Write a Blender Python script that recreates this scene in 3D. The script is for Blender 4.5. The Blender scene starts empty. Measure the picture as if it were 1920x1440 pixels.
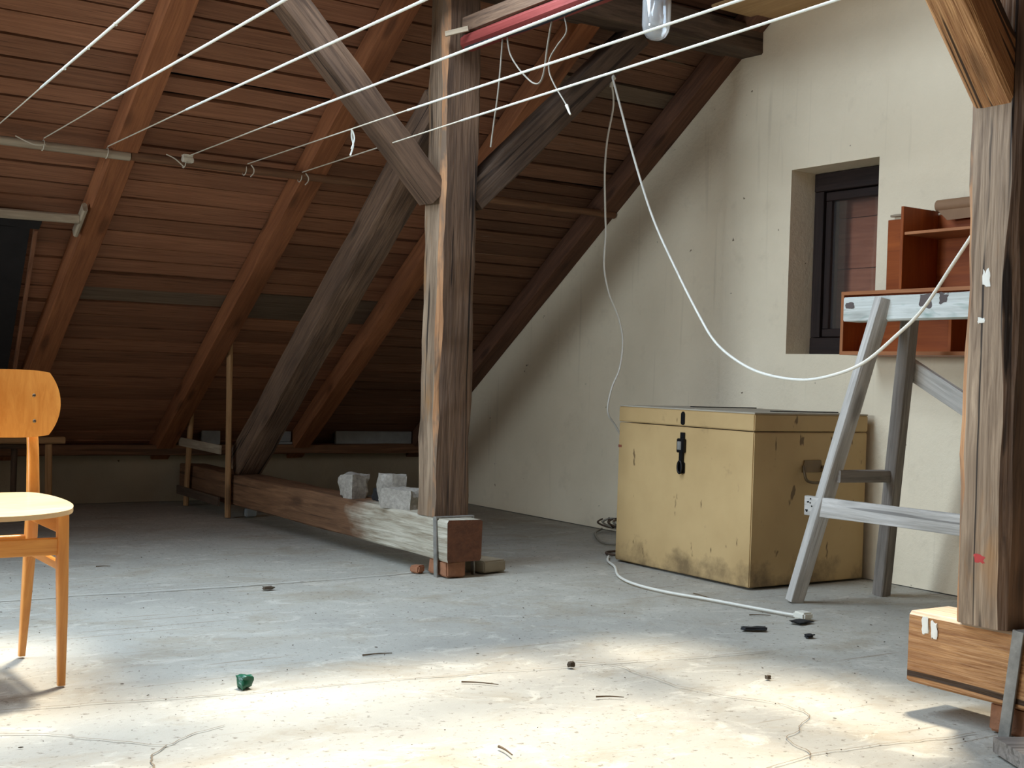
import bpy, bmesh, math, random
from mathutils import Vector, Matrix, noise

# ------------------------------------------------------------------ camera, light, exposure
SC = bpy.context.scene
COL = SC.collection
random.seed(11)

YAW, PITCH, ROLL, FPX = 0.59548, -0.00575, 0.03287, 2400.0
fw = Vector((math.sin(YAW) * math.cos(PITCH), math.cos(YAW) * math.cos(PITCH), math.sin(PITCH)))
r0 = Vector((math.cos(YAW), -math.sin(YAW), 0))
u0 = r0.cross(fw)
rr = r0 * math.cos(ROLL) + u0 * math.sin(ROLL)
uu = -r0 * math.sin(ROLL) + u0 * math.cos(ROLL)
cam = bpy.data.cameras.new('camera')
cam.sensor_width = 36.0
cam.lens = FPX / 1920 * 36
cam.clip_start = 0.05
camo = bpy.data.objects.new('camera', cam)
COL.objects.link(camo)
camo.matrix_world = Matrix((
    (rr.x, uu.x, -fw.x, 0.0), (rr.y, uu.y, -fw.y, 0.0), (rr.z, uu.z, -fw.z, 0.82), (0, 0, 0, 1)))
SC.camera = camo

world = bpy.data.worlds.new('sky')
SC.world = world
world.use_nodes = True
wb = world.node_tree.nodes['Background']
wb.inputs[0].default_value = (0.62, 0.78, 1.0, 1)
wb.inputs[1].default_value = 0.4

def light(name, kind, loc, direction, power, color, **kw):
    l = bpy.data.lights.new(name, kind)
    l.energy = power
    l.color = color
    for k, v in kw.items():
        setattr(l, k, v)
    o = bpy.data.objects.new(name, l)
    COL.objects.link(o)
    o.location = loc
    o.rotation_euler = Vector(direction).to_track_quat('-Z', 'Y').to_euler()
    return o

# sunshine falling steeply through the roof windows
light('sun', 'SUN', (2, 4, 6), (-0.22, -0.16, -1), 5.2, (1.0, 0.90, 0.73), angle=math.radians(7))
# daylight of the sky through the row of roof windows in the back slope and the far gable window
light('sky_roof_window', 'AREA', (-0.1, 4.02, 2.88), (0, -0.58, -0.81), 114, (0.61, 0.80, 1.0), shape='RECTANGLE', size=3.4, size_y=0.85)
light('sky_frosted_window', 'AREA', (2.13, 3.99, 2.88), (0, -0.58, -0.81), 30, (0.74, 0.87, 1.0), shape='RECTANGLE', size=0.74, size_y=0.80)
light('sky_gable_window', 'AREA', (-2.95, 4.3, 1.45), (1, -0.10, -0.16), 20, (0.74, 0.88, 1.0), shape='RECTANGLE', size=1.1, size_y=1.0, spread=math.radians(75))

SC.view_settings.view_transform = 'Standard'
SC.view_settings.look = 'None'
SC.view_settings.gamma = 1.0
SC.view_settings.use_curve_mapping = False
SC.view_settings.exposure = 0.46
SC.cycles.max_bounces = 6
SC.cycles.diffuse_bounces = 4
SC.cycles.caustics_reflective = False
SC.cycles.caustics_refractive = False

# ------------------------------------------------------------------ material helpers
def lin(c):
    return tuple(((v / 255) / 12.92 if v / 255 <= 0.04045 else ((v / 255 + 0.055) / 1.055) ** 2.4) for v in c) + (1,)

class NT:
    def __init__(s, name, rough=0.7, metal=0.0):
        s.m = bpy.data.materials.new(name)
        s.m.use_nodes = True
        s.t = s.m.node_tree
        s.b = s.t.nodes['Principled BSDF']
        s.b.inputs['Roughness'].default_value = rough
        s.b.inputs['Metallic'].default_value = metal
    def n(s, kind, **kw):
        nd = s.t.nodes.new('ShaderNode' + kind)
        for k, v in kw.items():
            setattr(nd, k, v)
        return nd
    def l(s, a, b):
        s.t.links.new(a, b)
    def val(s, nd, key, v):
        if hasattr(v, 'default_value') or hasattr(v, 'is_output'):
            s.l(v, nd.inputs[key])
        else:
            nd.inputs[key].default_value = v
    def coord(s, scale=(1, 1, 1), rnd=True):
        tc = s.n('TexCoord')
        out = tc.outputs['Object']
        if rnd:
            oi = s.n('ObjectInfo')
            mu = s.n('Math', operation='MULTIPLY')
            s.l(oi.outputs['Random'], mu.inputs[0]); mu.inputs[1].default_value = 53.0
            ad = s.n('VectorMath', operation='ADD')
            s.l(out, ad.inputs[0]); s.l(mu.outputs[0], ad.inputs[1])
            out = ad.outputs[0]
        mp = s.n('Mapping')
        mp.inputs['Scale'].default_value = scale
        s.l(out, mp.inputs['Vector'])
        return mp.outputs[0]
    def noise(s, vec, scale, detail=5, rough=0.55, dist=0.0):
        nd = s.n('TexNoise')
        s.l(vec, nd.inputs['Vector'])
        nd.inputs['Scale'].default_value = scale
        nd.inputs['Detail'].default_value = detail
        nd.inputs['Roughness'].default_value = rough
        nd.inputs['Distortion'].default_value = dist
        return nd.outputs['Fac']
    def ramp(s, fac, a, b, c0=(0, 0, 0, 1), c1=(1, 1, 1, 1)):
        nd = s.n('ValToRGB')
        s.l(fac, nd.inputs[0])
        nd.color_ramp.elements[0].position = a; nd.color_ramp.elements[0].color = c0
        nd.color_ramp.elements[1].position = b; nd.color_ramp.elements[1].color = c1
        return nd.outputs[0]
    def mix(s, fac, a, b, mode='MIX'):
        nd = s.n('MixRGB', blend_type=mode)
        for k, v in ((0, fac), (1, a), (2, b)):
            if isinstance(v, (int, float, tuple)):
                nd.inputs[k].default_value = v
            else:
                s.l(v, nd.inputs[k])
        return nd.outputs[0]
    def tone(s, col, amount):
        oi = s.n('ObjectInfo')
        mr = s.n('MapRange')
        s.l(oi.outputs['Random'], mr.inputs[0])
        mr.inputs[3].default_value = 1 - amount; mr.inputs[4].default_value = 1 + amount
        hs = s.n('HueSaturation')
        s.l(mr.outputs[0], hs.inputs['Value']); s.l(col, hs.inputs['Color'])
        return hs.outputs[0]
    def color(s, c):
        if isinstance(c, tuple): s.b.inputs['Base Color'].default_value = c
        else: s.l(c, s.b.inputs['Base Color'])
    def bump(s, h, strength=0.3, dist=0.01):
        nd = s.n('Bump')
        nd.inputs['Strength'].default_value = strength
        nd.inputs['Distance'].default_value = dist
        s.l(h, nd.inputs['Height']); s.l(nd.outputs[0], s.b.inputs['Normal'])

def wood(name, dark, light_, rough=0.75, bump=0.35, scale=1.0, rand=0.2, patch=None, patch_at=(0.5, 0.7), spec=0.3, knots=True, crack=0.0, lit_end=None):
    """wood with the grain along the object's local X"""
    m = NT(name, rough)
    m.b.inputs['Specular IOR Level'].default_value = spec
    v = m.coord((1.3 * scale, 20 * scale, 20 * scale))
    g = m.noise(v, 2.2, 5, 0.68, 0.7)
    c = m.mix(m.ramp(g, 0.32, 0.68), lin(dark), lin(light_))
    v2 = m.coord((2.2, 5, 5))
    lowf = m.noise(v2, 1.3, 1)
    c = m.mix(m.ramp(lowf, 0.35, 0.75), c, m.mix(0.55, c, lin(dark)))
    if knots:
        vk = m.coord((2.6, 9, 9))
        vo = m.n('TexVoronoi'); vo.inputs['Scale'].default_value = 1.0
        m.l(vk, vo.inputs['Vector'])
        k = m.ramp(vo.outputs['Distance'], 0.10, 0.22, (1, 1, 1, 1), (0, 0, 0, 1))
        c = m.mix(m.mix(0.6, (0, 0, 0, 1), k), c, tuple(x * 0.35 for x in lin(dark)[:3]) + (1,))
    if patch:
        vp = m.coord((1.6, 6, 6))
        pf = m.ramp(m.noise(vp, 1.7, 4, 0.65, 0.4), *patch_at)
        c = m.mix(pf, c, lin(patch))
    if crack:
        vc = m.coord((0.8, 34, 34))
        cf = m.ramp(m.noise(vc, 1.0, 1, 0.5, 0.9), 0.30, 0.335, (1, 1, 1, 1), (0, 0, 0, 1))
        c = m.mix(m.mix(crack, (0, 0, 0, 1), cf), c, lin((26, 19, 15)))
    if lit_end:      # window light on one end of the timber, painted as a paler grain
        x_end, w0, w1 = lit_end
        tc = m.n('TexCoord'); sx = m.n('SeparateXYZ'); m.l(tc.outputs['Object'], sx.inputs[0])
        nz = m.noise(m.coord((2.0, 5, 5)), 1.4, 4, 0.6)
        mu = m.n('Math', operation='MULTIPLY_ADD'); m.l(nz, mu.inputs[0]); mu.inputs[1].default_value = 0.55; m.l(sx.outputs['X'], mu.inputs[2])
        wf = m.ramp(mu.outputs[0], 0.0, 1.0)
        mr = m.n('MapRange'); m.l(mu.outputs[0], mr.inputs[0]); mr.inputs[1].default_value = x_end + 0.2; mr.inputs[2].default_value = x_end + 0.34
        mr.inputs[3].default_value = 0.85; mr.inputs[4].default_value = 0.0
        c = m.mix(mr.outputs[0], c, m.mix(m.ramp(g, 0.3, 0.66), lin(w0), lin(w1)))
    c = m.tone(c, rand)
    m.color(c)
    m.bump(m.noise(m.coord((2 * scale, 34 * scale, 34 * scale)), 2.0, 2), bump, 0.006)
    return m.m

def plain(name, c, rough=0.6, metal=0.0, var=0.15, nscale=12, bump=0.0, spec=0.5):
    m = NT(name, rough, metal)
    m.b.inputs['Specular IOR Level'].default_value = spec
    v = m.coord((1, 1, 1))
    f = m.noise(v, nscale, 5)
    d = tuple(x * (1 - 2 * var) for x in lin(c)[:3]) + (1,)
    m.color(m.mix(m.ramp(f, 0.3, 0.7), d, lin(c)))
    if bump: m.bump(m.noise(v, nscale * 4, 4), bump, 0.004)
    return m.m

MB = wood('roof_board_wood', (122, 82, 60), (178, 124, 92), rand=0.26, bump=0.3)
MBG = wood('grey_roof_board_wood', (92, 76, 62), (134, 114, 94), rand=0.15, bump=0.3)
MR = wood('rafter_wood', (122, 74, 46), (164, 105, 67), rand=0.10, bump=0.3)
MT = wood('old_timber', (80, 62, 50), (136, 108, 86), rand=0.08, bump=0.8, crack=0.9)
MT2 = wood('grey_timber', (108, 88, 70), (172, 148, 122), rand=0.06, bump=0.9, crack=0.9, patch=(150, 112, 74), patch_at=(0.56, 0.75))
MTD = wood('dark_timber', (66, 52, 42), (108, 88, 72), rand=0.05, bump=0.6, crack=0.7)
MSPLIT = wood('fresh_split_wood', (148, 104, 70), (196, 148, 106), rand=0.03, bump=0.9, knots=False, crack=0.8, patch=(118, 98, 80), patch_at=(0.44, 0.56))
MSILL_LIT = wood('lit_end_timber', (96, 68, 48), (146, 108, 78), rand=0.03, bump=0.8, crack=0.5, lit_end=(0.82, (140, 126, 104), (214, 210, 192)))
MDUSTY = wood('dusty_timber_top', (168, 140, 112), (222, 202, 176), rand=0.02, bump=0.8, crack=0.4)
MRE = wood('end_rafter_wood', (84, 56, 42), (122, 84, 62), rand=0.05, bump=0.3)
MB2 = wood('shaded_brown_board_wood', (92, 64, 48), (140, 100, 76), rand=0.28, bump=0.3, patch=(168, 152, 130), patch_at=(0.665, 0.72))  # gable-bay boards: browner, with the dimmer light there painted into them
MSILL = wood('brown_sill_timber', (96, 66, 46), (142, 102, 72), rand=0.03, bump=0.7, crack=0.5)
MSILLO = wood('orange_sill_timber', (140, 94, 58), (204, 154, 104), rand=0.03, bump=1.0, crack=0.9, scale=1.9)
MENDG = plain('sill_end_grain', (112, 68, 42), 0.85, var=0.2, nscale=30, bump=0.5)
MBAT = wood('pale_batten_wood', (150, 112, 74), (190, 150, 106), rand=0.10, bump=0.3)
MBATG = wood('grey_batten_wood', (140, 124, 104), (184, 168, 144), rand=0.06, bump=0.4)
MTREST = wood('weathered_grey_wood', (162, 156, 148), (212, 206, 198), rand=0.05, bump=0.6, crack=0.5)
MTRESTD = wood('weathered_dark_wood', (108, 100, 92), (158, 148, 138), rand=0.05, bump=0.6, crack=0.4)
MTRBEAM = wood('chipped_paint_wood', (186, 188, 180), (228, 230, 224), rand=0.02, bump=0.6, patch=(112, 142, 130), patch_at=(0.55, 0.68))
MCHAIR = wood('honey_beech', (206, 132, 58), (234, 168, 88), rough=0.32, rand=0.02, bump=0.05, spec=0.5, knots=False, scale=0.8)
MSEAT = wood('sunlit_beech', (226, 188, 138), (242, 212, 168), rough=0.22, rand=0.02, bump=0.04, spec=0.5, knots=False)  # honey beech paled; glare on the seat top put into the colour
MSHELF = wood('reddish_veneer', (132, 62, 22), (170, 88, 36), rough=0.4, rand=0.06, bump=0.06, spec=0.45, knots=False, scale=0.7)
MSHELFE = wood('veneer_edge', (150, 94, 58), (178, 118, 78), rough=0.5, rand=0.04, bump=0.06, knots=False)
MPLY = wood('plywood_sheet', (176, 140, 96), (204, 168, 122), rand=0.03, bump=0.1, knots=False)
MRED = wood('red_painted_timber', (118, 48, 44), (150, 70, 64), rough=0.6, rand=0.02, bump=0.2, knots=False)
MWIN = wood('black_brown_frame', (30, 22, 20), (50, 36, 32), rough=0.5, rand=0.05, bump=0.2, knots=False)
MSHUT = wood('brown_shutter', (146, 88, 64), (176, 112, 84), rand=0.08, bump=0.15, knots=False)
MFELT = plain('tar_felt', (38, 34, 34), 0.9, var=0.2, nscale=9, bump=0.3)
MIRON = plain('iron_strap', (150, 146, 138), 0.55, 0.25, var=0.25, nscale=22, bump=0.2)
MBLK = plain('black_iron', (26, 25, 26), 0.45, 0.5, var=0.2, nscale=40, bump=0.2)
MROPE = plain('white_plastic_line', (236, 238, 228), 0.4, var=0.04, nscale=60)
MSTR = plain('thin_string', (206, 196, 176), 0.7, var=0.06, nscale=60)
MCORD = plain('white_cord', (226, 222, 210), 0.45, var=0.05, nscale=30)
MCORDG = plain('grey_cord', (150, 142, 128), 0.6, var=0.1, nscale=30)
MCABLE = plain('black_cable', (30, 30, 32), 0.5, var=0.1, nscale=30)
MPLUG = plain('white_plug', (226, 222, 208), 0.4, var=0.04, nscale=30)
MSTONE = plain('granite', (172, 164, 152), 0.9, var=0.2, nscale=70, bump=0.8)
MSLAB = plain('grey_slab', (150, 152, 150), 0.9, var=0.1, nscale=20, bump=0.3)
MBRICK = plain('old_brick', (164, 112, 80), 0.9, var=0.2, nscale=24, bump=0.6)
MDARK = plain('black_scrap_and_gap', (24, 23, 24), 0.8, var=0.1, nscale=30)
MGREEN = plain('green_scrap', (26, 96, 70), 0.35, var=0.2, nscale=90)
MTWIG = plain('twig', (104, 84, 60), 0.8, var=0.2, nscale=60)
MCRUMB = plain('crumb', (92, 78, 62), 0.9, var=0.25, nscale=5)
MCRACK = plain('crack_dirt', (128, 112, 92), 1.0, var=0.1, nscale=20)
MPAPER = plain('brown_paper', (146, 112, 82), 0.75, var=0.1, nscale=7, bump=0.1)
MSCREW = plain('steel_screw', (120, 112, 100), 0.35, 0.9, var=0.1, nscale=60)
MREDP = plain('red_socket', (130, 32, 34), 0.4, var=0.1)

def glass(name, base=0.04, haze=0.0):
    """thin clear glass: see-through with a Fresnel sheen and a little dust"""
    m = NT(name)
    tr = m.n('BsdfTransparent'); gl = m.n('BsdfGlossy'); gl.inputs['Roughness'].default_value = 0.04
    df = m.n('BsdfDiffuse'); df.inputs['Color'].default_value = (0.8, 0.82, 0.82, 1)
    lw = m.n('LayerWeight'); lw.inputs['Blend'].default_value = 0.25
    ad = m.n('Math', operation='ADD'); m.l(lw.outputs['Facing'], ad.inputs[0]); ad.inputs[1].default_value = base
    mu = m.n('Math', operation='MULTIPLY'); m.l(ad.outputs[0], mu.inputs[0]); mu.inputs[1].default_value = 0.75
    a = m.n('MixShader'); m.l(mu.outputs[0], a.inputs[0]); m.l(tr.outputs[0], a.inputs[1]); m.l(gl.outputs[0], a.inputs[2])
    b = m.n('MixShader'); b.inputs[0].default_value = haze; m.l(a.outputs[0], b.inputs[1]); m.l(df.outputs[0], b.inputs[2])
    m.l(b.outputs[0], m.t.nodes['Material Output'].inputs['Surface'])
    return m.m
MGLASS = glass('clear_glass', 0.05, 0.16)
MPANE = glass('window_glass', 0.02, 0.02)

def plaster(name, base, grey, dirt):
    m = NT(name, 0.92)
    m.b.inputs['Specular IOR Level'].default_value = 0.15
    v = m.coord((1, 1, 1), rnd=False)
    c = m.mix(m.ramp(m.noise(v, 1.2, 4, 0.55), 0.36, 0.70), lin(base), lin(grey))
    c = m.mix(m.ramp(m.noise(v, 6.0, 4, 0.7), 0.58, 0.80), c, m.mix(0.15, c, lin(dirt)))
    # small specks and chips
    vo = m.n('TexVoronoi'); vo.inputs['Scale'].default_value = 9.0
    vd = m.n('VectorMath', operation='ADD'); m.l(v, vd.inputs[0])
    wn = m.n('TexNoise'); wn.inputs['Scale'].default_value = 30; m.l(v, wn.inputs['Vector'])
    sc = m.n('VectorMath', operation='SCALE'); sc.inputs['Scale'].default_value = 0.05
    m.l(wn.outputs['Color'], sc.inputs[0]); m.l(sc.outputs[0], vd.inputs[1]); m.l(vd.outputs[0], vo.inputs['Vector'])
    sp = m.ramp(vo.outputs['Distance'], 0.036, 0.062, (1, 1, 1, 1), (0, 0, 0, 1))
    thin = m.ramp(m.noise(v, 2.3, 2), 0.47, 0.54)
    c = m.mix(m.mix(1.0, sp, thin, 'MULTIPLY'), c, lin(dirt))
    # drip streaks running down
    vs = m.coord((1, 16, 0.8), rnd=False)
    st = m.ramp(m.noise(vs, 1.6, 3, 0.5, 0.3), 0.62, 0.82)
    c = m.mix(m.mix(0.2, (0, 0, 0, 1), st), c, lin(dirt))
    m.color(c)
    h = m.noise(v, 24, 4, 0.7)
    m.bump(h, 0.35, 0.012)
    return m.m
MWALL = plaster('white_plaster', (238, 223, 196), (222, 207, 180), (120, 102, 82))
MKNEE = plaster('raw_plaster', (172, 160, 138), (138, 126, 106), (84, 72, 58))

def concrete():
    m = NT('concrete_floor', 0.85)
    m.b.inputs['Specular IOR Level'].default_value = 0.25
    v = m.coord((1, 1, 1), rnd=False)
    k = (0, 0, 0, 1)
    c = m.mix(m.ramp(m.noise(v, 1.1, 5, 0.62), 0.35, 0.68), lin((156, 152, 142)), lin((180, 175, 162)))
    vx = m.coord((1.0, 1.5, 1), rnd=False)
    a = m.noise(vx, 2.3, 6, 0.72, 0.5)
    c = m.mix(m.mix(0.55, k, m.ramp(a, 0.50, 0.68)), c, lin((146, 132, 108)))
    b = m.noise(vx, 6.0, 6, 0.74, 0.8)
    c = m.mix(m.mix(0.5, k, m.ramp(b, 0.54, 0.66)), c, lin((204, 198, 184)))
    c = m.mix(m.mix(0.7, k, m.ramp(m.noise(v, 52, 3, 0.7), 0.60, 0.70)), c, lin((100, 90, 76)))
    mp = m.n('Mapping'); mp.inputs['Rotation'].default_value = (0, 0, 0.5); mp.inputs['Scale'].default_value = (0.8, 34, 1)
    m.l(v, mp.inputs['Vector'])
    c = m.mix(m.mix(0.5, k, m.ramp(m.noise(mp.outputs[0], 1.0, 3, 0.6, 0.5), 0.66, 0.70)), c, lin((118, 98, 70)))
    m.color(c)
    m.bump(m.noise(v, 34, 4, 0.7), 0.35, 0.01)
    return m.m
MFLOOR = concrete()

def chest_paint(name, side=False):
    m = NT(name, 0.55)
    m.b.inputs['Specular IOR Level'].default_value = 0.3
    v = m.coord((1, 1, 1), rnd=False)
    c = m.mix(m.ramp(m.noise(v, 2.2, 5), 0.35, 0.7), lin((194, 164, 116)), lin((176, 146, 100)))
    # worn dirt towards the foot of the box and scattered scuffs
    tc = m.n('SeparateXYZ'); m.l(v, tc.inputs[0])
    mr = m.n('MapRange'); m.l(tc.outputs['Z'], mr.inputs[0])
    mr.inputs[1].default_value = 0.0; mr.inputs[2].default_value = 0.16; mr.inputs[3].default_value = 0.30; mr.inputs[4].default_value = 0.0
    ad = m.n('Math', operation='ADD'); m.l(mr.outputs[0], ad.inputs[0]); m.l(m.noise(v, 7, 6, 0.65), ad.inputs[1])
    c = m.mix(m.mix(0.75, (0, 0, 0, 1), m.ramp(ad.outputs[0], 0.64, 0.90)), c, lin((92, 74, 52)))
    vm = m.coord((6, 6, 2.5), rnd=False)
    c = m.mix(m.mix(0.8, (0, 0, 0, 1), m.ramp(m.noise(vm, 3, 3), 0.665, 0.70)), c, lin((84, 62, 40)))
    m.color(c)
    m.bump(m.noise(v, 30, 4), 0.1, 0.004)
    return m.m
MCHEST = chest_paint('ochre_paint')
MCHTOP = plain('dusty_lid_paint', (168, 158, 140), 0.7, var=0.1, nscale=9)

# ------------------------------------------------------------------ mesh helpers
WORLD = {}            # world matrix of every object built so far, by name
def link(name, me, mat, parent=None, M=None):
    o = bpy.data.objects.new(name, me)
    COL.objects.link(o)
    if mat is not None:
        for mm in (mat if isinstance(mat, (list, tuple)) else [mat]):
            me.materials.append(mm)
    if M is not None: o.matrix_world = M
    if parent is not None:
        o.parent = parent
        o.matrix_parent_inverse = WORLD[parent.name].inverted()
    WORLD[o.name] = M.copy() if M is not None else Matrix.Identity(4)
    return o

def empty(name, at, kind=None):
    o = bpy.data.objects.new(name, None)
    COL.objects.link(o)
    o.location = at
    o.empty_display_size = 0.05
    WORLD[o.name] = Matrix.Translation(Vector(at))
    if kind: o['kind'] = kind
    return o

def tag(o, label, cat, group=None):
    o['label'] = label
    o['category'] = cat
    if group: o['group'] = group
    return o

def smooth(me, ang=35):
    for p in me.polygons: p.use_smooth = True
    me.set_sharp_from_angle(angle=math.radians(ang))

def axes(a, b, up):
    a, b, up = Vector(a), Vector(b), Vector(up)
    x = (b - a).normalized()
    z = (up - x * up.dot(x)).normalized()
    y = z.cross(x)
    return Matrix(((x.x, y.x, z.x, a.x), (x.y, y.y, z.y, a.y), (x.z, y.z, z.z, a.z), (0, 0, 0, 1))), (b - a).length

SEED = [0]
def timber_mesh(L, w, d, cham=0.008, jit=0.0, step=0.14, mats=None, skew=(0, 0)):
    """beam along local X, width w on Y, depth d on Z, chamfered, edges a little uneven"""
    SEED[0] += 1
    sd = SEED[0] * 7.31
    n = max(1, int(L / step)) if jit else 1
    hw, hd, c = w / 2, d / 2, min(cham, w * 0.3, d * 0.3)
    prof = [(-hw + c, -hd), (hw - c, -hd), (hw, -hd + c), (hw, hd - c), (hw - c, hd), (-hw + c, hd), (-hw, hd - c), (-hw, -hd + c)]
    vs, fs = [], []
    for i in range(n + 1):
        t = i / n
        if jit >= 0.006:
            pr = []
            for q, (sy, sz) in enumerate(((1, -1), (1, 1), (-1, 1), (-1, -1))):
                cc = min(c * (0.35 + 0.9 * abs(noise.noise(Vector((t * L * 2.6 + sd, q * 5.1, 1.7)))) + 0.6 * abs(noise.noise(Vector((t * L * 9 + sd, q * 5.1, 4.7))))), w * 0.3, d * 0.3)
                a1, a2 = (sy * (hw - cc), sz * hd), (sy * hw, sz * (hd - cc))
                pr += [a1, a2] if q in (0, 2) else [a2, a1]
            cur = [pr[7], pr[0], pr[1], pr[2], pr[3], pr[4], pr[5], pr[6]]
        else:
            cur = prof
        for k, (y, z) in enumerate(cur):
            if jit:
                q = Vector((t * L * 2.2 + sd, (k // 2) * 3.7 + (k % 2) * 0.9, sd * 0.3))
                dy = noise.noise(q) * jit + noise.noise(q * 4.3) * jit * 0.5
                dz = noise.noise(q + Vector((0, 19, 0))) * jit + noise.noise(q * 4.1 + Vector((0, 5, 7))) * jit * 0.5
            else: dy = dz = 0
            xs = t * L
            if i == 0: xs += skew[0] * z
            if i == n: xs += skew[1] * z
            vs.append((xs, y + dy, z + dz))
    for i in range(n):
        for k in range(8):
            a, b = i * 8 + k, i * 8 + (k + 1) % 8
            fs.append((a, a + 8, b + 8, b))
    fs.append(tuple(range(0, 8)))
    fs.append(tuple(reversed(range(n * 8, n * 8 + 8))))
    me = bpy.data.meshes.new('timber')
    me.from_pydata(vs, [], fs)
    bm = bmesh.new(); bm.from_mesh(me); bmesh.ops.recalc_face_normals(bm, faces=bm.faces); bm.to_mesh(me); bm.free()
    if mats:      # mats: {side index 0..7 or 'end': slot}
        m = len(fs)
        for i in range(n):
            for k in range(8):
                me.polygons[i * 8 + k].material_index = mats.get(k, 0)
        for q in (m - 2, m - 1): me.polygons[q].material_index = mats.get('end', 0)
    smooth(me)
    return me

def timber(name, a, b, w, d, mat, parent=None, up=(0, 0, 1), cham=0.008, jit=0.0, step=0.14, mats=None, skew=(0, 0)):
    M, L = axes(a, b, up)
    return link(name, timber_mesh(L, w, d, cham, jit, step, mats, skew), mat, parent, M)

def box(name, lo, hi, mat, parent=None, bev=0.004, jit=0.0, at_origin=False):
    bm = bmesh.new()
    bmesh.ops.create_cube(bm, size=1)
    lo, hi = Vector(lo), Vector(hi)
    c = (lo + hi) / 2
    for v in bm.verts:
        v.co = Vector((v.co.x * (hi.x - lo.x), v.co.y * (hi.y - lo.y), v.co.z * (hi.z - lo.z)))
        if jit: v.co += Vector((random.uniform(-jit, jit) for _ in range(3)))
    if bev: bmesh.ops.bevel(bm, geom=list(bm.edges), offset=bev, segments=2, affect='EDGES')
    if at_origin: bmesh.ops.translate(bm, vec=c, verts=bm.verts); c = Vector()
    me = bpy.data.meshes.new(name); bm.to_mesh(me); bm.free()
    smooth(me)
    return link(name, me, mat, parent, Matrix.Translation(c))

def catmull(pts, sub=6):
    P = [Vector(p) for p in pts]
    if len(P) < 3: return P
    out = []
    for i in range(len(P) - 1):
        p0, p1, p2, p3 = P[max(i - 1, 0)], P[i], P[i + 1], P[min(i + 2, len(P) - 1)]
        for k in range(sub):
            t = k / sub
            out.append(0.5 * ((2 * p1) + (p2 - p0) * t + (2 * p0 - 5 * p1 + 4 * p2 - p3) * t * t + (3 * p1 - p0 - 3 * p2 + p3) * t ** 3))
    out.append(P[-1])
    return out

def tube_mesh(name, pts, r, seg=8, sub=6, r2=None, org=Vector()):
    P = catmull(pts, sub)
    vs, fs = [], []
    prev = None
    for i, p in enumerate(P):
        d = (P[min(i + 1, len(P) - 1)] - P[max(i - 1, 0)]).normalized()
        if prev is None:
            s = d.orthogonal().normalized()
        else:
            s = (prev - d * prev.dot(d)).normalized()
        prev = s
        t = d.cross(s)
        q = r if r2 is None else r + (r2 - r) * i / (len(P) - 1)
        for k in range(seg):
            a = 2 * math.pi * k / seg
            vs.append(p - org + (s * math.cos(a) + t * math.sin(a)) * q)
    n = len(P)
    for i in range(n - 1):
        for k in range(seg):
            a, b = i * seg + k, i * seg + (k + 1) % seg
            fs.append((a, b, b + seg, a + seg))
    fs.append(tuple(reversed(range(seg)))); fs.append(tuple(range((n - 1) * seg, n * seg)))
    me = bpy.data.meshes.new(name); me.from_pydata(vs, [], fs); smooth(me, 60)
    return me

def tube(name, pts, r, mat, parent=None, seg=8, sub=6, r2=None):
    org = Vector(pts[0])
    return link(name, tube_mesh(name, pts, r, seg, sub, r2, org), mat, parent, Matrix.Translation(org))

def lathe(name, prof, at, mat, parent=None, seg=28, close=True, M=None):
    vs, fs = [], []
    for r, z in prof:
        for k in range(seg):
            a = 2 * math.pi * k / seg
            vs.append((r * math.cos(a), r * math.sin(a), z))
    for i in range(len(prof) - 1):
        for k in range(seg):
            a, b = i * seg + k, i * seg + (k + 1) % seg
            fs.append((a, b, b + seg, a + seg))
    if close:
        fs.append(tuple(reversed(range(seg)))); fs.append(tuple(range((len(prof) - 1) * seg, len(prof) * seg)))
    me = bpy.data.meshes.new(name); me.from_pydata(vs, [], fs); smooth(me, 50)
    bm = bmesh.new(); bm.from_mesh(me); bmesh.ops.recalc_face_normals(bm, faces=bm.faces); bm.to_mesh(me); bm.free()
    return link(name, me, mat, parent, M or Matrix.Translation(Vector(at)))

def polyprism(name, pts, thick, mat, parent=None, M=None, bev=0.0):
    """outline (list of 2-D points) in local XY, extruded along local Z by thick"""
    bm = bmesh.new()
    f = bm.faces.new([bm.verts.new((x, y, 0)) for x, y in pts])
    ex = bmesh.ops.extrude_face_region(bm, geom=[f])
    bmesh.ops.translate(bm, vec=(0, 0, thick), verts=[v for v in ex['geom'] if isinstance(v, bmesh.types.BMVert)])
    bmesh.ops.recalc_face_normals(bm, faces=bm.faces)
    if bev: bmesh.ops.bevel(bm, geom=list(bm.edges), offset=bev, segments=2, affect='EDGES')
    me = bpy.data.meshes.new(name); bm.to_mesh(me); bm.free(); smooth(me, 40)
    return link(name, me, mat, parent, M)

def quads(name, faces, mat, parent=None, kind=None):
    vs, fs = [], []
    for f in faces:
        fs.append(tuple(range(len(vs), len(vs) + len(f)))); vs += [tuple(p) for p in f]
    me = bpy.data.meshes.new(name); me.from_pydata(vs, [], fs)
    bm = bmesh.new(); bm.from_mesh(me); bmesh.ops.remove_doubles(bm, verts=bm.verts, dist=1e-4); bm.to_mesh(me); bm.free()
    o = link(name, me, mat, parent)
    if kind: o['kind'] = kind
    return o

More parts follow.
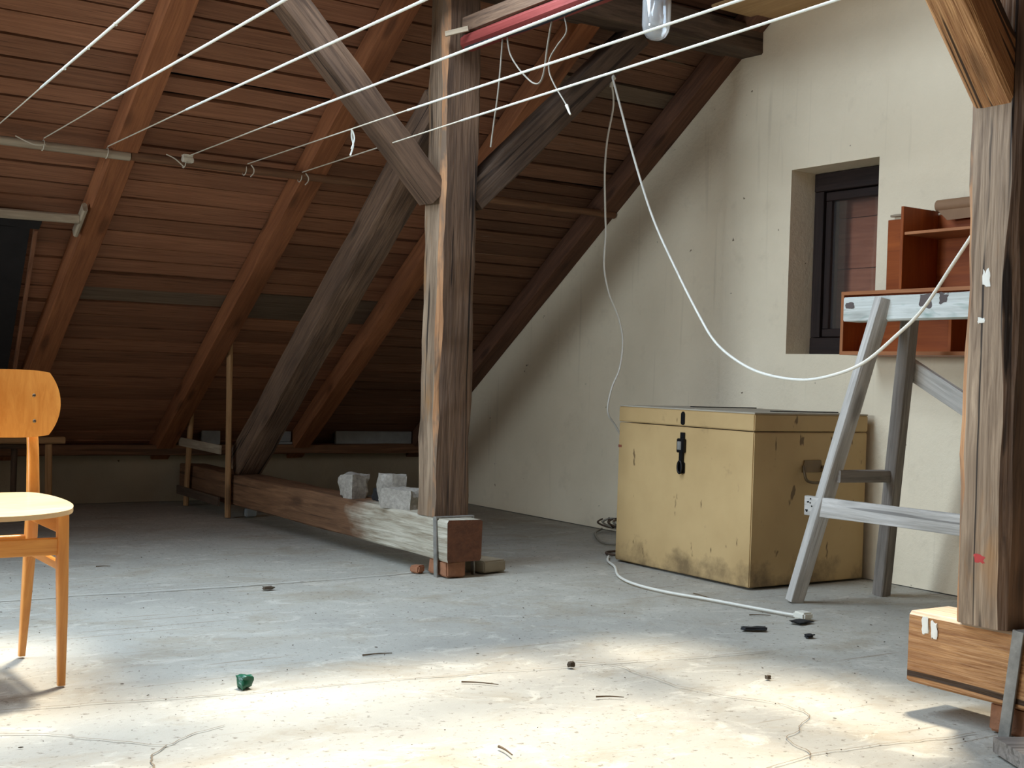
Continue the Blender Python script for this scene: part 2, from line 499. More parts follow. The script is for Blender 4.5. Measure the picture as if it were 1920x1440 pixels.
def rock(name, at, size, mat, parent=None, seed=0, rot=0, rough=0.13, cuts=3, flat=True):
    bm = bmesh.new()
    bmesh.ops.create_cube(bm, size=1)
    bmesh.ops.subdivide_edges(bm, edges=list(bm.edges), cuts=cuts, use_grid_fill=True)
    for v in bm.verts:
        p = v.co.copy()
        s = p.normalized() * 0.62
        p = p.lerp(s, 0.22)
        p *= 1 + rough * noise.noise(p * 2.1 + Vector((seed * 3.3, 0, 0))) * 2 + rough * 0.4 * noise.noise(p * 7 + Vector((seed, 4, 0)))
        v.co = Vector((p.x * size[0], p.y * size[1], p.z * size[2]))
    zmin = min(v.co.z for v in bm.verts)
    for v in bm.verts:
        v.co.z -= zmin
        if v.co.z < size[2] * 0.10: v.co.z = 0
    me = bpy.data.meshes.new(name); bm.to_mesh(me); bm.free()
    if not flat: smooth(me, 60)
    else: smooth(me, 18)
    return link(name, me, mat, parent, Matrix.Translation(Vector(at)) @ Matrix.Rotation(rot, 4, 'Z'))

# ------------------------------------------------------------------ room shell
XG, XL = 4.38, -3.0              # inner faces of the two gable walls
YK, YF = 7.55, -2.60             # inner faces of the knee wall and of the dormer wall behind the viewer
YD = 1.25                        # from here towards the viewer the front slope opens into a flat dormer
YR = 3.255                       # ridge
S = 0.719                        # roof slope
RT = 0.13                        # vertical depth of the rafters
CS = 1 / math.sqrt(1 + S * S)
def zl(y): return 0.678 + S * (6.96 - (y if y >= YR else 2 * YR - max(y, YD)))   # underside of rafters
def zb(y): return zl(y) + RT                                            # underside of boards

floor = empty('floor', (0, 0, 0), 'structure')
g = bpy.data.meshes.new('floor')
nx, ny = 44, 60
vs = [(XL - 0.3 + (XG - XL + 0.6) * i / nx, YF - 0.3 + (YK - YF + 0.6) * j / ny, 0) for j in range(ny + 1) for i in range(nx + 1)]
vs = [(x, y, -0.004 + 0.004 * noise.noise(Vector((x * 0.9, y * 0.9, 3)))) for x, y, z in vs]
fs = [(j * (nx + 1) + i, j * (nx + 1) + i + 1, (j + 1) * (nx + 1) + i + 1, (j + 1) * (nx + 1) + i) for j in range(ny) for i in range(nx)]
g.from_pydata(vs, [], fs)
for p in g.polygons: p.use_smooth = True
link('concrete_slab', g, MFLOOR, floor)

def crack(pts, w, mat=MCRACK, wig=0.012):
    P = catmull([(x, y, 0) for x, y in pts], 7)
    vs, fs = [], []
    for i, p in enumerate(P):
        d = (P[min(i + 1, len(P) - 1)] - P[max(i - 1, 0)]).normalized()
        s = Vector((-d.y, d.x, 0))
        k = noise.noise(p * 9) * wig + noise.noise(p * 31) * wig * 0.5
        ww = w * (0.55 + 0.9 * abs(noise.noise(p * 14 + Vector((5, 0, 0))))) * (0.3 if i in (0, len(P) - 1) else 1)
        q = p + s * k
        vs += [(q.x + s.x * ww, q.y + s.y * ww, 0.0012), (q.x - s.x * ww, q.y - s.y * ww, 0.0012)]
    for i in range(len(P) - 1): fs.append((2 * i, 2 * i + 1, 2 * i + 3, 2 * i + 2))
    me = bpy.data.meshes.new('crack'); me.from_pydata(vs, [], fs)
    link('crack', me, mat, floor)
MJOINT = plain('joint_line', (206, 202, 190), 1.0, var=0.15, nscale=9)
crack([(-1, 4.56), (1.018, 4.562), (1.288, 4.571), (1.568, 4.548), (1.938, 4.546), (2.297, 4.547), (2.66, 4.575)], 0.004, MJOINT, 0.01)
crack([(0.3, 3.2), (0.86, 3.11), (1.068, 3.073), (1.3, 3.028), (1.618, 2.997), (2.021, 2.936), (2.316, 2.903), (2.54, 2.857), (2.9, 2.8)], 0.0016)
crack([(0.55, 2.98), (0.748, 2.887), (0.808, 2.833), (0.876, 2.751), (0.955, 2.688), (1.041, 2.745), (1.12, 2.78)], 0.0016)
crack([(0.955, 2.688), (0.912, 2.631), (0.875, 2.548), (0.84, 2.4)], 0.0024)
crack([(2.25, 2.98), (2.316, 2.903), (2.327, 2.772), (2.333, 2.664), (2.35, 2.491), (2.418, 2.383), (2.447, 2.261), (2.384, 2.181), (2.284, 2.116), (2.23, 2.094), (2.18, 2.01), (2.149, 1.949)], 0.0016, wig=0.02)
crack([(1.7, 1.92), (2.012, 1.944), (2.202, 1.966), (2.359, 1.949), (2.51, 1.918), (2.672, 1.905)], 0.0016)

# gable wall on the right with its window opening
WY0, WY1, WZ0, WZ1 = 3.70, 4.21, 0.967, 1.82
ZT = 0.14                        # walls run up a little behind the end rafters
def gable(name, X, sgn, wins, mat):
    th = 0.32
    ys = sorted({YF, YD, YR, YK} | {w for q in wins for w in q[:2]})
    F = []
    def top(y): return zl(y) + ZT
    for x in (X, X + sgn * th):
        for a, b in zip(ys, ys[1:]):
            hole = [q for q in wins if q[0] <= a + 1e-6 and q[1] >= b - 1e-6]
            if hole:
                z0, z1 = hole[0][2:]
                F.append([(x, a, 0), (x, b, 0), (x, b, z0), (x, a, z0)])
                F.append([(x, a, z1), (x, b, z1), (x, b, top(b)), (x, a, top(a))])
            else:
                F.append([(x, a, 0), (x, b, 0), (x, b, top(b)), (x, a, top(a))])
    x2 = X + sgn * th
    for y0, y1, z0, z1 in wins:
        F += [[(X, y0, z0), (X, y1, z0), (x2, y1, z0), (x2, y0, z0)], [(X, y0, z1), (X, y1, z1), (x2, y1, z1), (x2, y0, z1)],
              [(X, y0, z0), (X, y0, z1), (x2, y0, z1), (x2, y0, z0)], [(X, y1, z0), (X, y1, z1), (x2, y1, z1), (x2, y1, z0)]]
    for a, b in ((YF, YD), (YD, YR), (YR, YK)):
        F.append([(X, a, top(a)), (X, b, top(b)), (x2, b, top(b)), (x2, a, top(a))])
    return quads(name, F, mat, kind='structure')
gable('wall_right', XG, 1, [(WY0, WY1, WZ0, WZ1)], MWALL)
gable('wall_left', XL, -1, [(3.75, 4.85, 0.95, 1.95)], MWALL)
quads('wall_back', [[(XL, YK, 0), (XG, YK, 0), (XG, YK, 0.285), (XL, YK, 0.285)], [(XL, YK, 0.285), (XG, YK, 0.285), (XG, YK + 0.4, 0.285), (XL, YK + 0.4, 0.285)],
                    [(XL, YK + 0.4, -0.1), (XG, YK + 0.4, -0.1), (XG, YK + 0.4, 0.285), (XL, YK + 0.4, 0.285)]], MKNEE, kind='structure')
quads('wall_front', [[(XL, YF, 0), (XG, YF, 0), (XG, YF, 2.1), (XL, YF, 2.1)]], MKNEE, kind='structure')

# sloping roof: boards laid over rafters
roof = empty('ceiling', (1.5, YK, 0.3), 'structure')
RX = [-0.93, -0.045, 0.84, 1.685, 2.575, 3.455, 4.325]       # rafter centres
SKY_A = (-1.85, 1.62, 3.38, 4.38)                             # roof window, back slope  (x0, x1, y0, y1)
SKY_D = (1.75, 2.51, 3.66, 4.38)                             # roof window between the next two rafters, frosting added to its pane
SKY_C = (1.74, 3.42, 3.33, 3.62)                             # glazed strip beside the ridge
SKY_B = (0.60, 3.50, 1.75, 3.18)                             # roof window, front slope
for x in RX:
    yt = YR + 0.02
    if 1.7 < x < 3.6: yt = 3.68
    if x < 1.6: yt = SKY_A[3] + 0.03
    timber('rafter', (x, 7.72, zl(7.72) + RT / 2), (x, yt, zl(yt) + RT / 2), 0.112, RT * CS, MRE if x > 4 else MR, roof, up=(0, S, 1), cham=0.005, jit=0.004, step=0.2)

unit = {}
def board(x0, x1, y0, y1, grey=False):
    """one roof board from the lower edge y0 (nearer the eaves) to the upper edge y1"""
    L, wd = x1 - x0, (y0 - y1) / CS
    key = (round(x0, 2), round(L, 2), random.randrange(6))
    if key not in unit:
        unit[key] = timber_mesh(1.0, 1.0, 1.0, 0.0, 0.0)
        me = unit[key]
        n = 6
        vs, fs = [], []
        sd = random.uniform(0, 90)
        for i in range(n + 1):
            t = i / n
            lo = 0.035 * noise.noise(Vector((t * 3 + sd, 1, 0))); hi = 0.035 * noise.noise(Vector((t * 3 + sd, 7, 0)))
            vs += [(t * L, -0.5 + lo, 0), (t * L, 0.5 + hi, 0), (t * L, 0.5 + hi, 0.022), (t * L, -0.5 + lo, 0.022)]
        for i in range(n):
            b = i * 4
            for k in range(4): fs.append((b + k, b + (k + 1) % 4, b + 4 + (k + 1) % 4, b + 4 + k))
        fs += [(0, 3, 2, 1), (n * 4, n * 4 + 1, n * 4 + 2, n * 4 + 3)]
        me = bpy.data.meshes.new('roof_board'); me.from_pydata(vs, [], fs)
        bm = bmesh.new(); bm.from_mesh(me); bmesh.ops.recalc_face_normals(bm, faces=bm.faces); bm.to_mesh(me); bm.free()
        me.materials.append(MB2 if x0 > 3 else MB)
        unit[key] = me
    me = unit[key]
    o = bpy.data.objects.new('roof_board', me)
    COL.objects.link(o)
    ym = (y0 + y1) / 2
    dz = random.uniform(0, 0.006)
    M = Matrix(((1, 0, 0, x0), (0, -CS, S * CS, ym), (0, S * CS, CS, zb(ym) + dz), (0, 0, 0, 1)))
    # local y runs up the slope; local z leaves the room
    o.matrix_world = M @ Matrix.Rotation(random.uniform(-0.006, 0.006), 4, 'Z') @ Matrix.Diagonal((1, wd, 1, 1))
    o.parent = roof
    o.matrix_parent_inverse = WORLD[roof.name].inverted()
    if grey:
        o.material_slots[0].link = 'OBJECT'
        o.material_slots[0].material = MBG
    return o

bays = [-0.045, 0.84, 1.685, 2.575, 3.455, 4.42]
for bi, (x0, x1) in enumerate(zip(bays, bays[1:])):
    y = 7.66
    row = 0
    while True:
        w = random.choice((0.078, 0.085, 0.088, 0.092, 0.10)) if bi < 4 else random.choice((0.066, 0.072, 0.08, 0.086))
        gap = random.choice((0.006, 0.007, 0.008, 0.010)) if random.random() > 0.10 else random.uniform(0.012, 0.022)
        ytop = y - w
        stop = 4.32
        if x0 < SKY_D[1]: stop = SKY_A[3] + 0.01
        if ytop < stop: break
        grey = (bi in (2, 3) and 6.47 < y < 6.58) or (bi == 4 and 4.98 < y < 5.06)
        board(x0 + 0.002, x1 - 0.002, y, ytop + gap, grey)
        y = ytop
        row += 1

def slope_rect(x0, x1, ya, yb, off):
    return [(x0, ya, zb(ya) + off), (x1, ya, zb(ya) + off), (x1, yb, zb(yb) + off), (x0, yb, zb(yb) + off)]
def cut(x0, x1, ya, yb, holes):
    """rectangles of [x0,x1]x[ya,yb] left over when the holes are taken out"""
    xs = sorted({x0, x1} | {v for h in holes for v in h[:2] if x0 < v < x1})
    ysx = sorted({ya, yb} | {v for h in holes for v in h[2:] if ya < v < yb})
    R = []
    for a, b in zip(xs, xs[1:]):
        for c, d in zip(ysx, ysx[1:]):
            m = ((a + b) / 2, (c + d) / 2)
            if not any(h[0] < m[0] < h[1] and h[2] < m[1] < h[3] for h in holes): R.append((a, b, c, d))
    return R
F = [slope_rect(a, b, c, d, 0.045) for a, b, c, d in cut(XL - 0.3, XG + 0.3, YR, 7.8, [SKY_A, SKY_C, SKY_D])]
quads('roof_felt', F, MFELT, roof)
F = [slope_rect(a, b, c, d, 0.012) for a, b, c, d in cut(XL, XG, YR, 4.33, [SKY_A, SKY_C, SKY_D])] + [slope_rect(XL, -0.045, 4.33, 7.7, 0.012)]
F += [slope_rect(0.84, 1.685, 4.33, 4.9, 0.013)] if False else []
quads('upper_sheathing', F, MB, roof)
opp = quads('ceiling_front_slope', [slope_rect(a, b, c, d, 0.0) for a, b, c, d in cut(XL - 0.3, XG + 0.3, YD, YR, [SKY_B]) + [(XL - 0.3, XG + 0.3, YF - 0.5, YD)]], MB, kind='structure')

# reveals of the roof windows
def reveal(name, q):
    x0, x1, y0, y1 = q
    F = []
    for (a, b) in (((x0, y0), (x1, y0)), ((x1, y0), (x1, y1)), ((x1, y1), (x0, y1)), ((x0, y1), (x0, y0))):
        F.append([(a[0], a[1], zb(a[1]) - 0.03), (b[0], b[1], zb(b[1]) - 0.03), (b[0], b[1], zb(b[1]) + 0.09), (a[0], a[1], zb(a[1]) + 0.09)])
    quads(name, F, MBATG, kind='structure')
reveal('window_2', SKY_A)
reveal('window_3', SKY_B)
reveal('window_4', SKY_D)
fg = NT('added_frosting_pane')
ftr = fg.n('BsdfTranslucent'); ftr.inputs[0].default_value = (0.35, 0.37, 0.38, 1)
fg.l(ftr.outputs[0], fg.t.nodes['Material Output'].inputs['Surface'])
quads('window_5', [slope_rect(*SKY_D, 0.02)], fg.m, kind='structure')  # frosting added to keep the sun off the floor below

shd = empty('added_shade_1', (0, 4.45, 2.2), 'structure')  # unseen board added to cut roof-window light off the far floor
timber('shade_board', (-1.9, 4.455, 2.305), (1.6, 4.455, 2.305), 0.03, 0.19, MB, shd, cham=0.003)

# plywood sheet closing the top beside the gable
ply = empty('ceiling_panel', (4.2, 4.3, 2.54), 'structure')
timber('plywood_sheet', (4.20, 4.40, 2.555), (4.20, 2.15, 2.60), 0.36, 0.012, MPLY, ply, cham=0.001)

# wall plate on the knee wall
tag(timber('wall_plate', (XL, YK + 0.045, 0.316), (XG - 0.005, YK + 0.045, 0.316), 0.29, 0.062, MSILL, jit=0.006, step=0.3), 'dark red-brown wall plate lying along the top of the low knee wall', 'beam')

# dark tarred panel and its strip on the far left of the roof
pn = empty('roof_hatch', (1.2, 6.9, 0.8))
tag(pn, 'dark tarred hatch panel set in the roof at the left picture edge', 'hatch')
Mp = Matrix(((1, 0, 0, 0), (0, -CS, S * CS, 6.5), (0, S * CS, CS, zb(6.5) - 0.045), (0, 0, 0, 1)))
polyprism('panel', [(0.87, -0.66), (1.565, -0.66), (1.43, 0.56), (0.87, 0.56)], 0.03, MFELT, pn, Mp)
timber('edge_strip', tuple(Mp @ Vector((1.60, -0.66, 0.0))), tuple(Mp @ Vector((1.455, 0.56, 0.0))), 0.018, 0.03, MB, pn, up=(0, S, 1), cham=0.002)
timber('top_roll', tuple(Mp @ Vector((0.85, 0.64, -0.01))), tuple(Mp @ Vector((1.46, 0.615, -0.01))), 0.07, 0.04, MFELT, pn, up=(0, S, 1), cham=0.012, jit=0.004)

bt = empty('hatch_batten', (1.4, 5.85, 1.45))
tag(bt, 'pale square batten nailed across below the roof hatch strip, with an end block', 'batten')
timber('batten', (0.86, 5.872, 1.452), (1.592, 5.855, 1.462), 0.03, 0.042, MBATG, bt, jit=0.002)
timber('end_block', (1.604, 5.80, 1.512), (1.604, 5.945, 1.408), 0.022, 0.05, MBATG, bt, up=(0, S, 1))

# ------------------------------------------------------------------ window in the gable
win = empty('window_1', (4.55, 3.95, WZ0), 'structure')
fx = 4.535
def fr(name, a, b, w, d, m=MWIN, up=(1, 0, 0)): return timber(name, a, b, w, d, m, win, up=up, cham=0.003)
fr('frame_top', (fx + 0.025, WY0 + 0.002, WZ1 - 0.045), (fx + 0.025, WY1 - 0.002, WZ1 - 0.045), 0.085, 0.05)
fr('frame_bottom', (fx + 0.025, WY0 + 0.002, WZ0 + 0.042), (fx + 0.025, WY1 - 0.002, WZ0 + 0.042), 0.08, 0.05)
fr('frame_side', (fx + 0.025, WY1 - 0.030, WZ0 + 0.085), (fx + 0.025, WY1 - 0.030, WZ1 - 0.09), 0.055, 0.05)
fr('frame_side', (fx + 0.025, WY0 + 0.030, WZ0 + 0.085), (fx + 0.025, WY0 + 0.030, WZ1 - 0.09), 0.055, 0.05)
fr('sash_top', (fx + 0.035, WY0 + 0.06, WZ1 - 0.112), (fx + 0.035, WY1 - 0.06, WZ1 - 0.112), 0.042, 0.035)
fr('sash_bottom', (fx + 0.035, WY0 + 0.06, WZ0 + 0.105), (fx + 0.035, WY1 - 0.06, WZ0 + 0.105), 0.038, 0.035)
fr('sash_side', (fx + 0.035, WY1 - 0.076, WZ0 + 0.125), (fx + 0.035, WY1 - 0.076, WZ1 - 0.135), 0.034, 0.035)
fr('sash_side', (fx + 0.035, WY0 + 0.076, WZ0 + 0.125), (fx + 0.035, WY0 + 0.076, WZ1 - 0.135), 0.034, 0.035)
box('pane', (fx + 0.034, WY0 + 0.08, WZ0 + 0.12), (fx + 0.038, WY1 - 0.08, WZ1 - 0.13), MPANE, win, 0)
box('inner_jamb', (fx + 0.052, WY1 - 0.018, WZ0), (fx + 0.16, WY1 - 0.008, WZ1), plain('grey_jamb', (128, 124, 112), 0.8), win, 0)
zz = [WZ0, 1.10, 1.38, 1.62, WZ1]
for a, b in zip(zz, zz[1:]):
    timber('shutter_board', (fx + 0.165, WY0 - 0.02, (a + b) / 2), (fx + 0.165, WY1 + 0.02, (a + b) / 2), b - a - 0.003, 0.02, MSHUT, win, up=(1, 0, 0), cham=0.002)

box('added_shutter_backing', (fx + 0.176, WY0 - 0.03, WZ0 - 0.03), (fx + 0.186, WY1 + 0.03, WZ1 + 0.03), MWIN, win, 0)  # hidden backing added so no sky glows through the board gaps

# ------------------------------------------------------------------ timber frame
PX0, PX1 = 2.68, 2.86
# post sides after timber(): local X up, Z towards -x (up=(-1,0,0)), Y across
def post(name, y0, y1, z0, z1, mat, mats, label):
    yc, xc = (y0 + y1) / 2, (PX0 + PX1) / 2
    o = timber(name, (xc, yc, z0), (xc - 0.003, yc + 0.012, z1), y1 - y0, PX1 - PX0, mat, up=(-1, 0, 0), cham=0.026, jit=0.008, step=0.08, mats=mats)
    return tag(o, label, 'post')
post('timber_post', 4.505, 4.645, 0.234, 2.40, [MT, MSPLIT, MT2], {4: 2, 3: 2, 5: 1}, 'rough brown square post in the middle, standing on the beam with the stones')
post('timber_post', 1.845, 1.985, 0.254, 2.40, [MT2, MSPLIT, MT], {4: 0, 3: 1, 5: 2, 6: 2, 2: 1}, 'weathered square post at the right picture edge beside the trestle')

def strap(parent, y, x0, x1, ztop, lean=0.0, w=0.024):
    t = 0.007
    pts = [(x0 - t, -0.004, y - lean), (x0 - t, ztop, y)]
    timber('strap', (x0 - t * 0.6, y - lean, -0.004), (x0 - t * 0.6, y, ztop + t), w, t, MIRON, parent, up=(-1, 0, 0), cham=0.001)
    timber('strap', (x0 - t, y, ztop + t / 2), (x1 + t, y, ztop + t / 2), w, t, MIRON, parent, cham=0.001)
    timber('strap', (x1 + t * 0.6, y - lean, -0.004), (x1 + t * 0.6, y, ztop + t), w, t, MIRON, parent, up=(1, 0, 0), cham=0.001)

sb = empty('sill_beam', (2.76, 5.4, 0.066))
tag(sb, 'long brown sill beam on the floor carrying the pale stones', 'beam')
# end near the post painted pale as window light, the rest bare brown: one beam
Mb, Lb = axes((2.765, 4.385, 0.149), (2.765, 7.50, 0.149), (0, 0, 1))
me = timber_mesh(Lb, 0.165, 0.166, 0.008, 0.005, 0.12, {'end': 1})
link('beam', me, [MSILL_LIT, MENDG], sb, Mb)
strap(sb, 4.475, 2.68, 2.85, 0.233, 0.02)

sb2 = empty('sill_beam', (2.77, 1.2, 0.07))
tag(sb2, 'orange-brown sill beam end under the right-hand post, held by an iron strap', 'beam')
timber('beam', (2.785, 2.135, 0.162), (2.785, 0.2, 0.162), 0.165, 0.18, [MSILLO, MENDG, MDUSTY], sb2, cham=0.008, jit=0.005, step=0.10, mats={'end': 1, 4: 2, 3: 2, 5: 2})
strap(sb2, 1.815, 2.70, 2.87, 0.252, -0.03, 0.03)

def splash(name, parent, at, sy, sz, mat, seed):
    rock(name, at, (0.004, sy, sz), mat, parent, seed, 0, 0.3, 3)
MWHITE = plain('white_paint_drip', (232, 228, 216), 0.7, var=0.05)
splash('paint_splash', sb2, (2.7015, 2.084, 0.200), 0.018, 0.040, MWHITE, 3)
splash('paint_splash', sb2, (2.7015, 2.058, 0.195), 0.016, 0.034, MWHITE, 7)
rp_ = bpy.data.objects['timber_post.001']
splash('paint_mark', rp_, (2.680, 1.915, 0.405), 0.030, 0.020, plain('red_paint_mark', (190, 60, 56), 0.7), 5)
splash('paint_mark', rp_, (2.680, 1.925, 1.075), 0.022, 0.040, MWHITE, 9)
splash('paint_mark', rp_, (2.680, 1.935, 0.985), 0.018, 0.014, MWHITE, 11)

def brick(name, lo, hi, label, rot=0.0, mat=MBRICK):
    o = box(name, lo, hi, mat, None, 0.006, 0.004)
    o.rotation_euler.z = rot
    return tag(o, label, 'brick')
brick('brick', (2.69, 4.40, 0.0), (2.78, 4.54, 0.064), 'worn brick propping the end of the central sill beam')
brick('brick', (2.635, 4.545, 0.0), (2.675, 4.60, 0.03), 'small brick chip beside the strap of the central sill beam', 0.3)
brick('brick', (2.87, 4.44, 0.0), (3.0, 4.62, 0.05), 'rounded dusty brick lying behind the central sill beam end', 0.2, MKNEE)
brick('brick', (2.72, 1.80, 0.0), (2.85, 1.905, 0.07), 'whitewashed brick support under the right-hand sill beam', 0, MBRICK)

brL = timber('knee_brace', (2.688, 4.585, 1.557), (1.72, 4.585, 2.52), 0.115, 0.108, MT, up=(1, 0, 1), cham=0.008, jit=0.006, step=0.12, mats=None)
tag(brL, 'diagonal knee brace rising left from the central post', 'brace')
brR = timber('knee_brace', (2.852, 4.585, 1.557), (3.72, 4.585, 2.40), 0.115, 0.118, MTD, up=(-1, 0, 1), cham=0.008, jit=0.006, step=0.12)
tag(brR, 'dark knee brace rising right from the central post to the purlin', 'brace')
brF = timber('knee_brace', (2.745, 1.925, 1.525), (1.95, 1.925, 2.42), 0.115, 0.115, MSILLO, up=(1, 0, 1), cham=0.010, jit=0.004, step=0.12)
tag(brF, 'orange-brown knee brace at the upper right corner above the trestle', 'brace')
tag(timber('purlin', (-1.2, 4.51, 2.465), (XG + 0.05, 4.51, 2.465), 0.17, 0.135, MTD, cham=0.012, jit=0.007, step=0.2), 'dark purlin running into the white gable wall below the plywood', 'beam')
tag(timber('diagonal_strut', (2.775, 6.72, 0.285), (2.775, 4.66, 1.962), 0.155, 0.155, [MT], up=(0, S, 1), cham=0.014, jit=0.007, step=0.12), 'thick stained diagonal strut leaning from the sill beam up to the central post', 'beam')

cb = tag(timber('collar_beam', (2.775, 4.50, 2.187), (2.775, 1.99, 2.195), 0.075, 0.062, MRED, cham=0.018, jit=0.002), 'red painted beam running from the central post towards the viewer', 'beam')
cp = tag(timber('collar_plank', (2.775, 4.50, 2.256), (2.775, 1.99, 2.26), 0.060, 0.066, MT, cham=0.004, jit=0.004), 'brown plank lying on top of the red painted beam', 'plank')
tag(timber('cleat', (2.665, 4.50, 2.205), (2.725, 4.42, 2.222), 0.010, 0.022, MBATG, cham=0.002), 'small grey cleat nailed across post and red beam', 'cleat')

# ------------------------------------------------------------------ laundry poles and lines
pp = (5.505, 1.712)
tag(tube('laundry_pole', [(0.2, pp[0], pp[1] + 0.004), (0.9, pp[0] + 0.004, pp[1] + 0.004), (1.705, pp[0], pp[1])], 0.019, MBATG, seg=14, sub=3), 'pale rounded laundry pole fixed under the rafters at upper left', 'pole')
tag(tube('laundry_pole', [(1.71, pp[0] + 0.006, pp[1] + 0.006), (3.0, pp[0] - 0.006, pp[1] + 0.012), (4.37, pp[0] + 0.004, pp[1] + 0.010)], 0.020, MSILL, seg=14, sub=3), 'darker brown laundry pole under the rafters, running on to the gable wall', 'pole')

lines = [((1.135, 5.50, 1.742), (1.03, 3.26, 1.753)), ((1.343, 5.49, 1.742), (1.308, 3.018, 1.75)), ((1.606, 5.49, 1.742), (1.578, 2.788, 1.75)),
         ((1.946, 5.48, 1.738), (1.901, 2.512, 1.75)), ((2.228, 5.47, 1.740), (2.167, 2.285, 1.75)), ((2.50, 5.48, 1.735), (2.34, 2.137, 1.75))]
LLAB = ['clothesline at the far left, above the pale pole', 'clothesline tied to the pale pole, second from the left', 'clothesline tied to the right end of the pale pole',
        'clothesline with a white knot, third from the right', 'clothesline with a dangling string, second from the right', 'rightmost clothesline passing just under the lamp glass']
for i, (a, b) in enumerate(lines):
    a, b = Vector(a), Vector(b)
    e = a + (b - a) * ((a.y - 1.02) / (a.y - b.y))
    ln = empty('clothesline', tuple(a))
    tag(ln, 'white ' + LLAB[i], 'clothesline', 'clotheslines across the attic')
    s = 0.22 if i < 4 else 0.34
    k = a.lerp(e, s)
    mid = k.lerp(e, 0.5) - Vector((0, 0, 0.004))
    te = tube('thin_end', [a, k], 0.0026, MSTR, ln, seg=6, sub=1)
    lo = tube('line', [k, mid, e], 0.0040, MROPE, ln, seg=8, sub=4)
    # loop of string around the pole
    ring = [(a.x + 0.002 * math.sin(t), pp[0] + 0.0225 * math.cos(t), pp[1] + 0.003 + 0.0225 * math.sin(t)) for t in [2 * math.pi * q / 12 for q in range(13)]]
    tube('loop', ring, 0.0022, MSTR, te, seg=5, sub=1)
    if i in (1, 3, 4, 5):
        dx = -0.12
        tail = [(a.x, a.y - 0.024, a.z - 0.03), (a.x + dx * 0.4, a.y - 0.028, a.z - 0.035), (a.x + dx, a.y - 0.03, a.z - (0.01 if i in (1, 3) else 0.07))]
        if i > 3: tail = [(a.x + 0.004, a.y - 0.030, a.z - 0.008), (a.x + 0.016, a.y - 0.034, a.z - 0.026), (a.x + 0.014, a.y - 0.036, a.z - 0.045), (a.x + 0.0, a.y - 0.036, a.z - 0.062)]
        if i == 3: tail = [(a.x - 0.02, a.y - 0.03, a.z - 0.05), (a.x - 0.06, a.y - 0.03, a.z - 0.02), (a.x - 0.10, a.y - 0.03, a.z - 0.005)]
        tube('tail', tail, 0.0028, MSTR, te, seg=5)
    if i == 3:
        rock('knot', (a.x - 0.005, a.y - 0.03, a.z - 0.03), (0.045, 0.03, 0.032), MSTR, te, seed=4)
    if i == 4:
        kk = a.lerp(e, 0.24)
        tube('dangling_string', [kk, kk + Vector((0.006, 0.01, -0.03)), kk + Vector((0.014, 0.012, -0.06)), kk + Vector((0.002, 0.01, -0.10))], 0.0035, MROPE, ln, seg=5)
        tube('dangling_string', [kk, kk + Vector((0.012, 0.0, -0.035)), kk + Vector((0.003, 0.004, -0.075))], 0.003, MROPE, ln, seg=5)
    if i == 0:
        for q in range(7):
            t = 0.30 + 0.07 * q
            pk = a.lerp(e, t)
            rock('nub', (pk.x, pk.y, pk.z - 0.008), (0.009, 0.010, 0.008), MROPE, lo, seed=q, cuts=1)

# ------------------------------------------------------------------ lamp and cables under the red beam
lamp = empty('ceiling_lamp', (2.72, 3.24, 2.16))
tag(lamp, 'clear glass jar lamp hanging under the red beam at the top edge', 'lamp')
prof_o = [(0.0005, 0.0), (0.018, 0.003), (0.032, 0.012), (0.042, 0.028), (0.0465, 0.05), (0.047, 0.14), (0.045, 0.155), (0.0425, 0.155), (0.044, 0.14), (0.0435, 0.05), (0.039, 0.031), (0.029, 0.016), (0.016, 0.007), (0.0005, 0.0045)]
lathe('glass_jar', prof_o, (2.72, 3.24, 1.938), MGLASS, lamp, 36, close=False)
lamp_socket = lathe('socket', [(0.03, 0.0), (0.05, 0.0), (0.055, 0.02), (0.055, 0.055), (0.04, 0.07), (0.02, 0.075)], (2.72, 3.24, 2.083), plain('lamp_bakelite', (46, 34, 30), 0.4), lamp)
lathe('bulb', [(0.0005, 0), (0.016, 0.006), (0.024, 0.022), (0.024, 0.036), (0.016, 0.058), (0.012, 0.075), (0.012, 0.10)], (2.72, 3.24, 1.985), glass('bulb_glass', 0.05, 0.25), lamp_socket, 20)

tag(tube('black_cable', [(2.735, 4.45, 2.150), (2.735, 4.19, 2.146), (2.735, 4.008, 2.140), (2.735, 3.804, 2.143), (2.735, 3.645, 2.148), (2.735, 3.42, 2.152), (2.73, 3.25, 2.16)], 0.008, MCABLE), 'black cable clipped below the red beam leading to the lamp', 'cable')
tag(tube('hanging_cord', [(2.78, 4.25, 2.155), (2.78, 4.259, 2.037), (2.78, 4.272, 1.933), (2.78, 4.293, 1.83), (2.78, 4.311, 1.735)], 0.0035, MCORDG, seg=6), 'thin grey cord hanging straight down right of the central post', 'cord')
tag(tube('hanging_cord', [(2.78, 4.216, 2.155), (2.78, 4.194, 2.088), (2.78, 4.139, 2.026), (2.78, 4.081, 1.978), (2.78, 4.025, 1.942), (2.78, 3.983, 1.937), (2.78, 3.957, 1.973), (2.78, 3.941, 2.06), (2.78, 3.919, 2.155)], 0.0035, MCORDG, seg=6), 'grey cord hanging in a loop below the red beam', 'cord')
hc = empty('hanging_cord', (2.78, 3.838, 2.15))
tag(hc, 'grey cord ending in a small white plug below the red beam', 'cord')
tube('cord', [(2.78, 3.838, 2.155), (2.78, 3.822, 2.096), (2.78, 3.877, 2.057), (2.78, 3.922, 2.016), (2.78, 3.922, 1.966), (2.78, 3.885, 1.91), (2.78, 3.832, 1.852), (2.78, 3.80, 1.817)], 0.003, MCORDG, hc, seg=6)
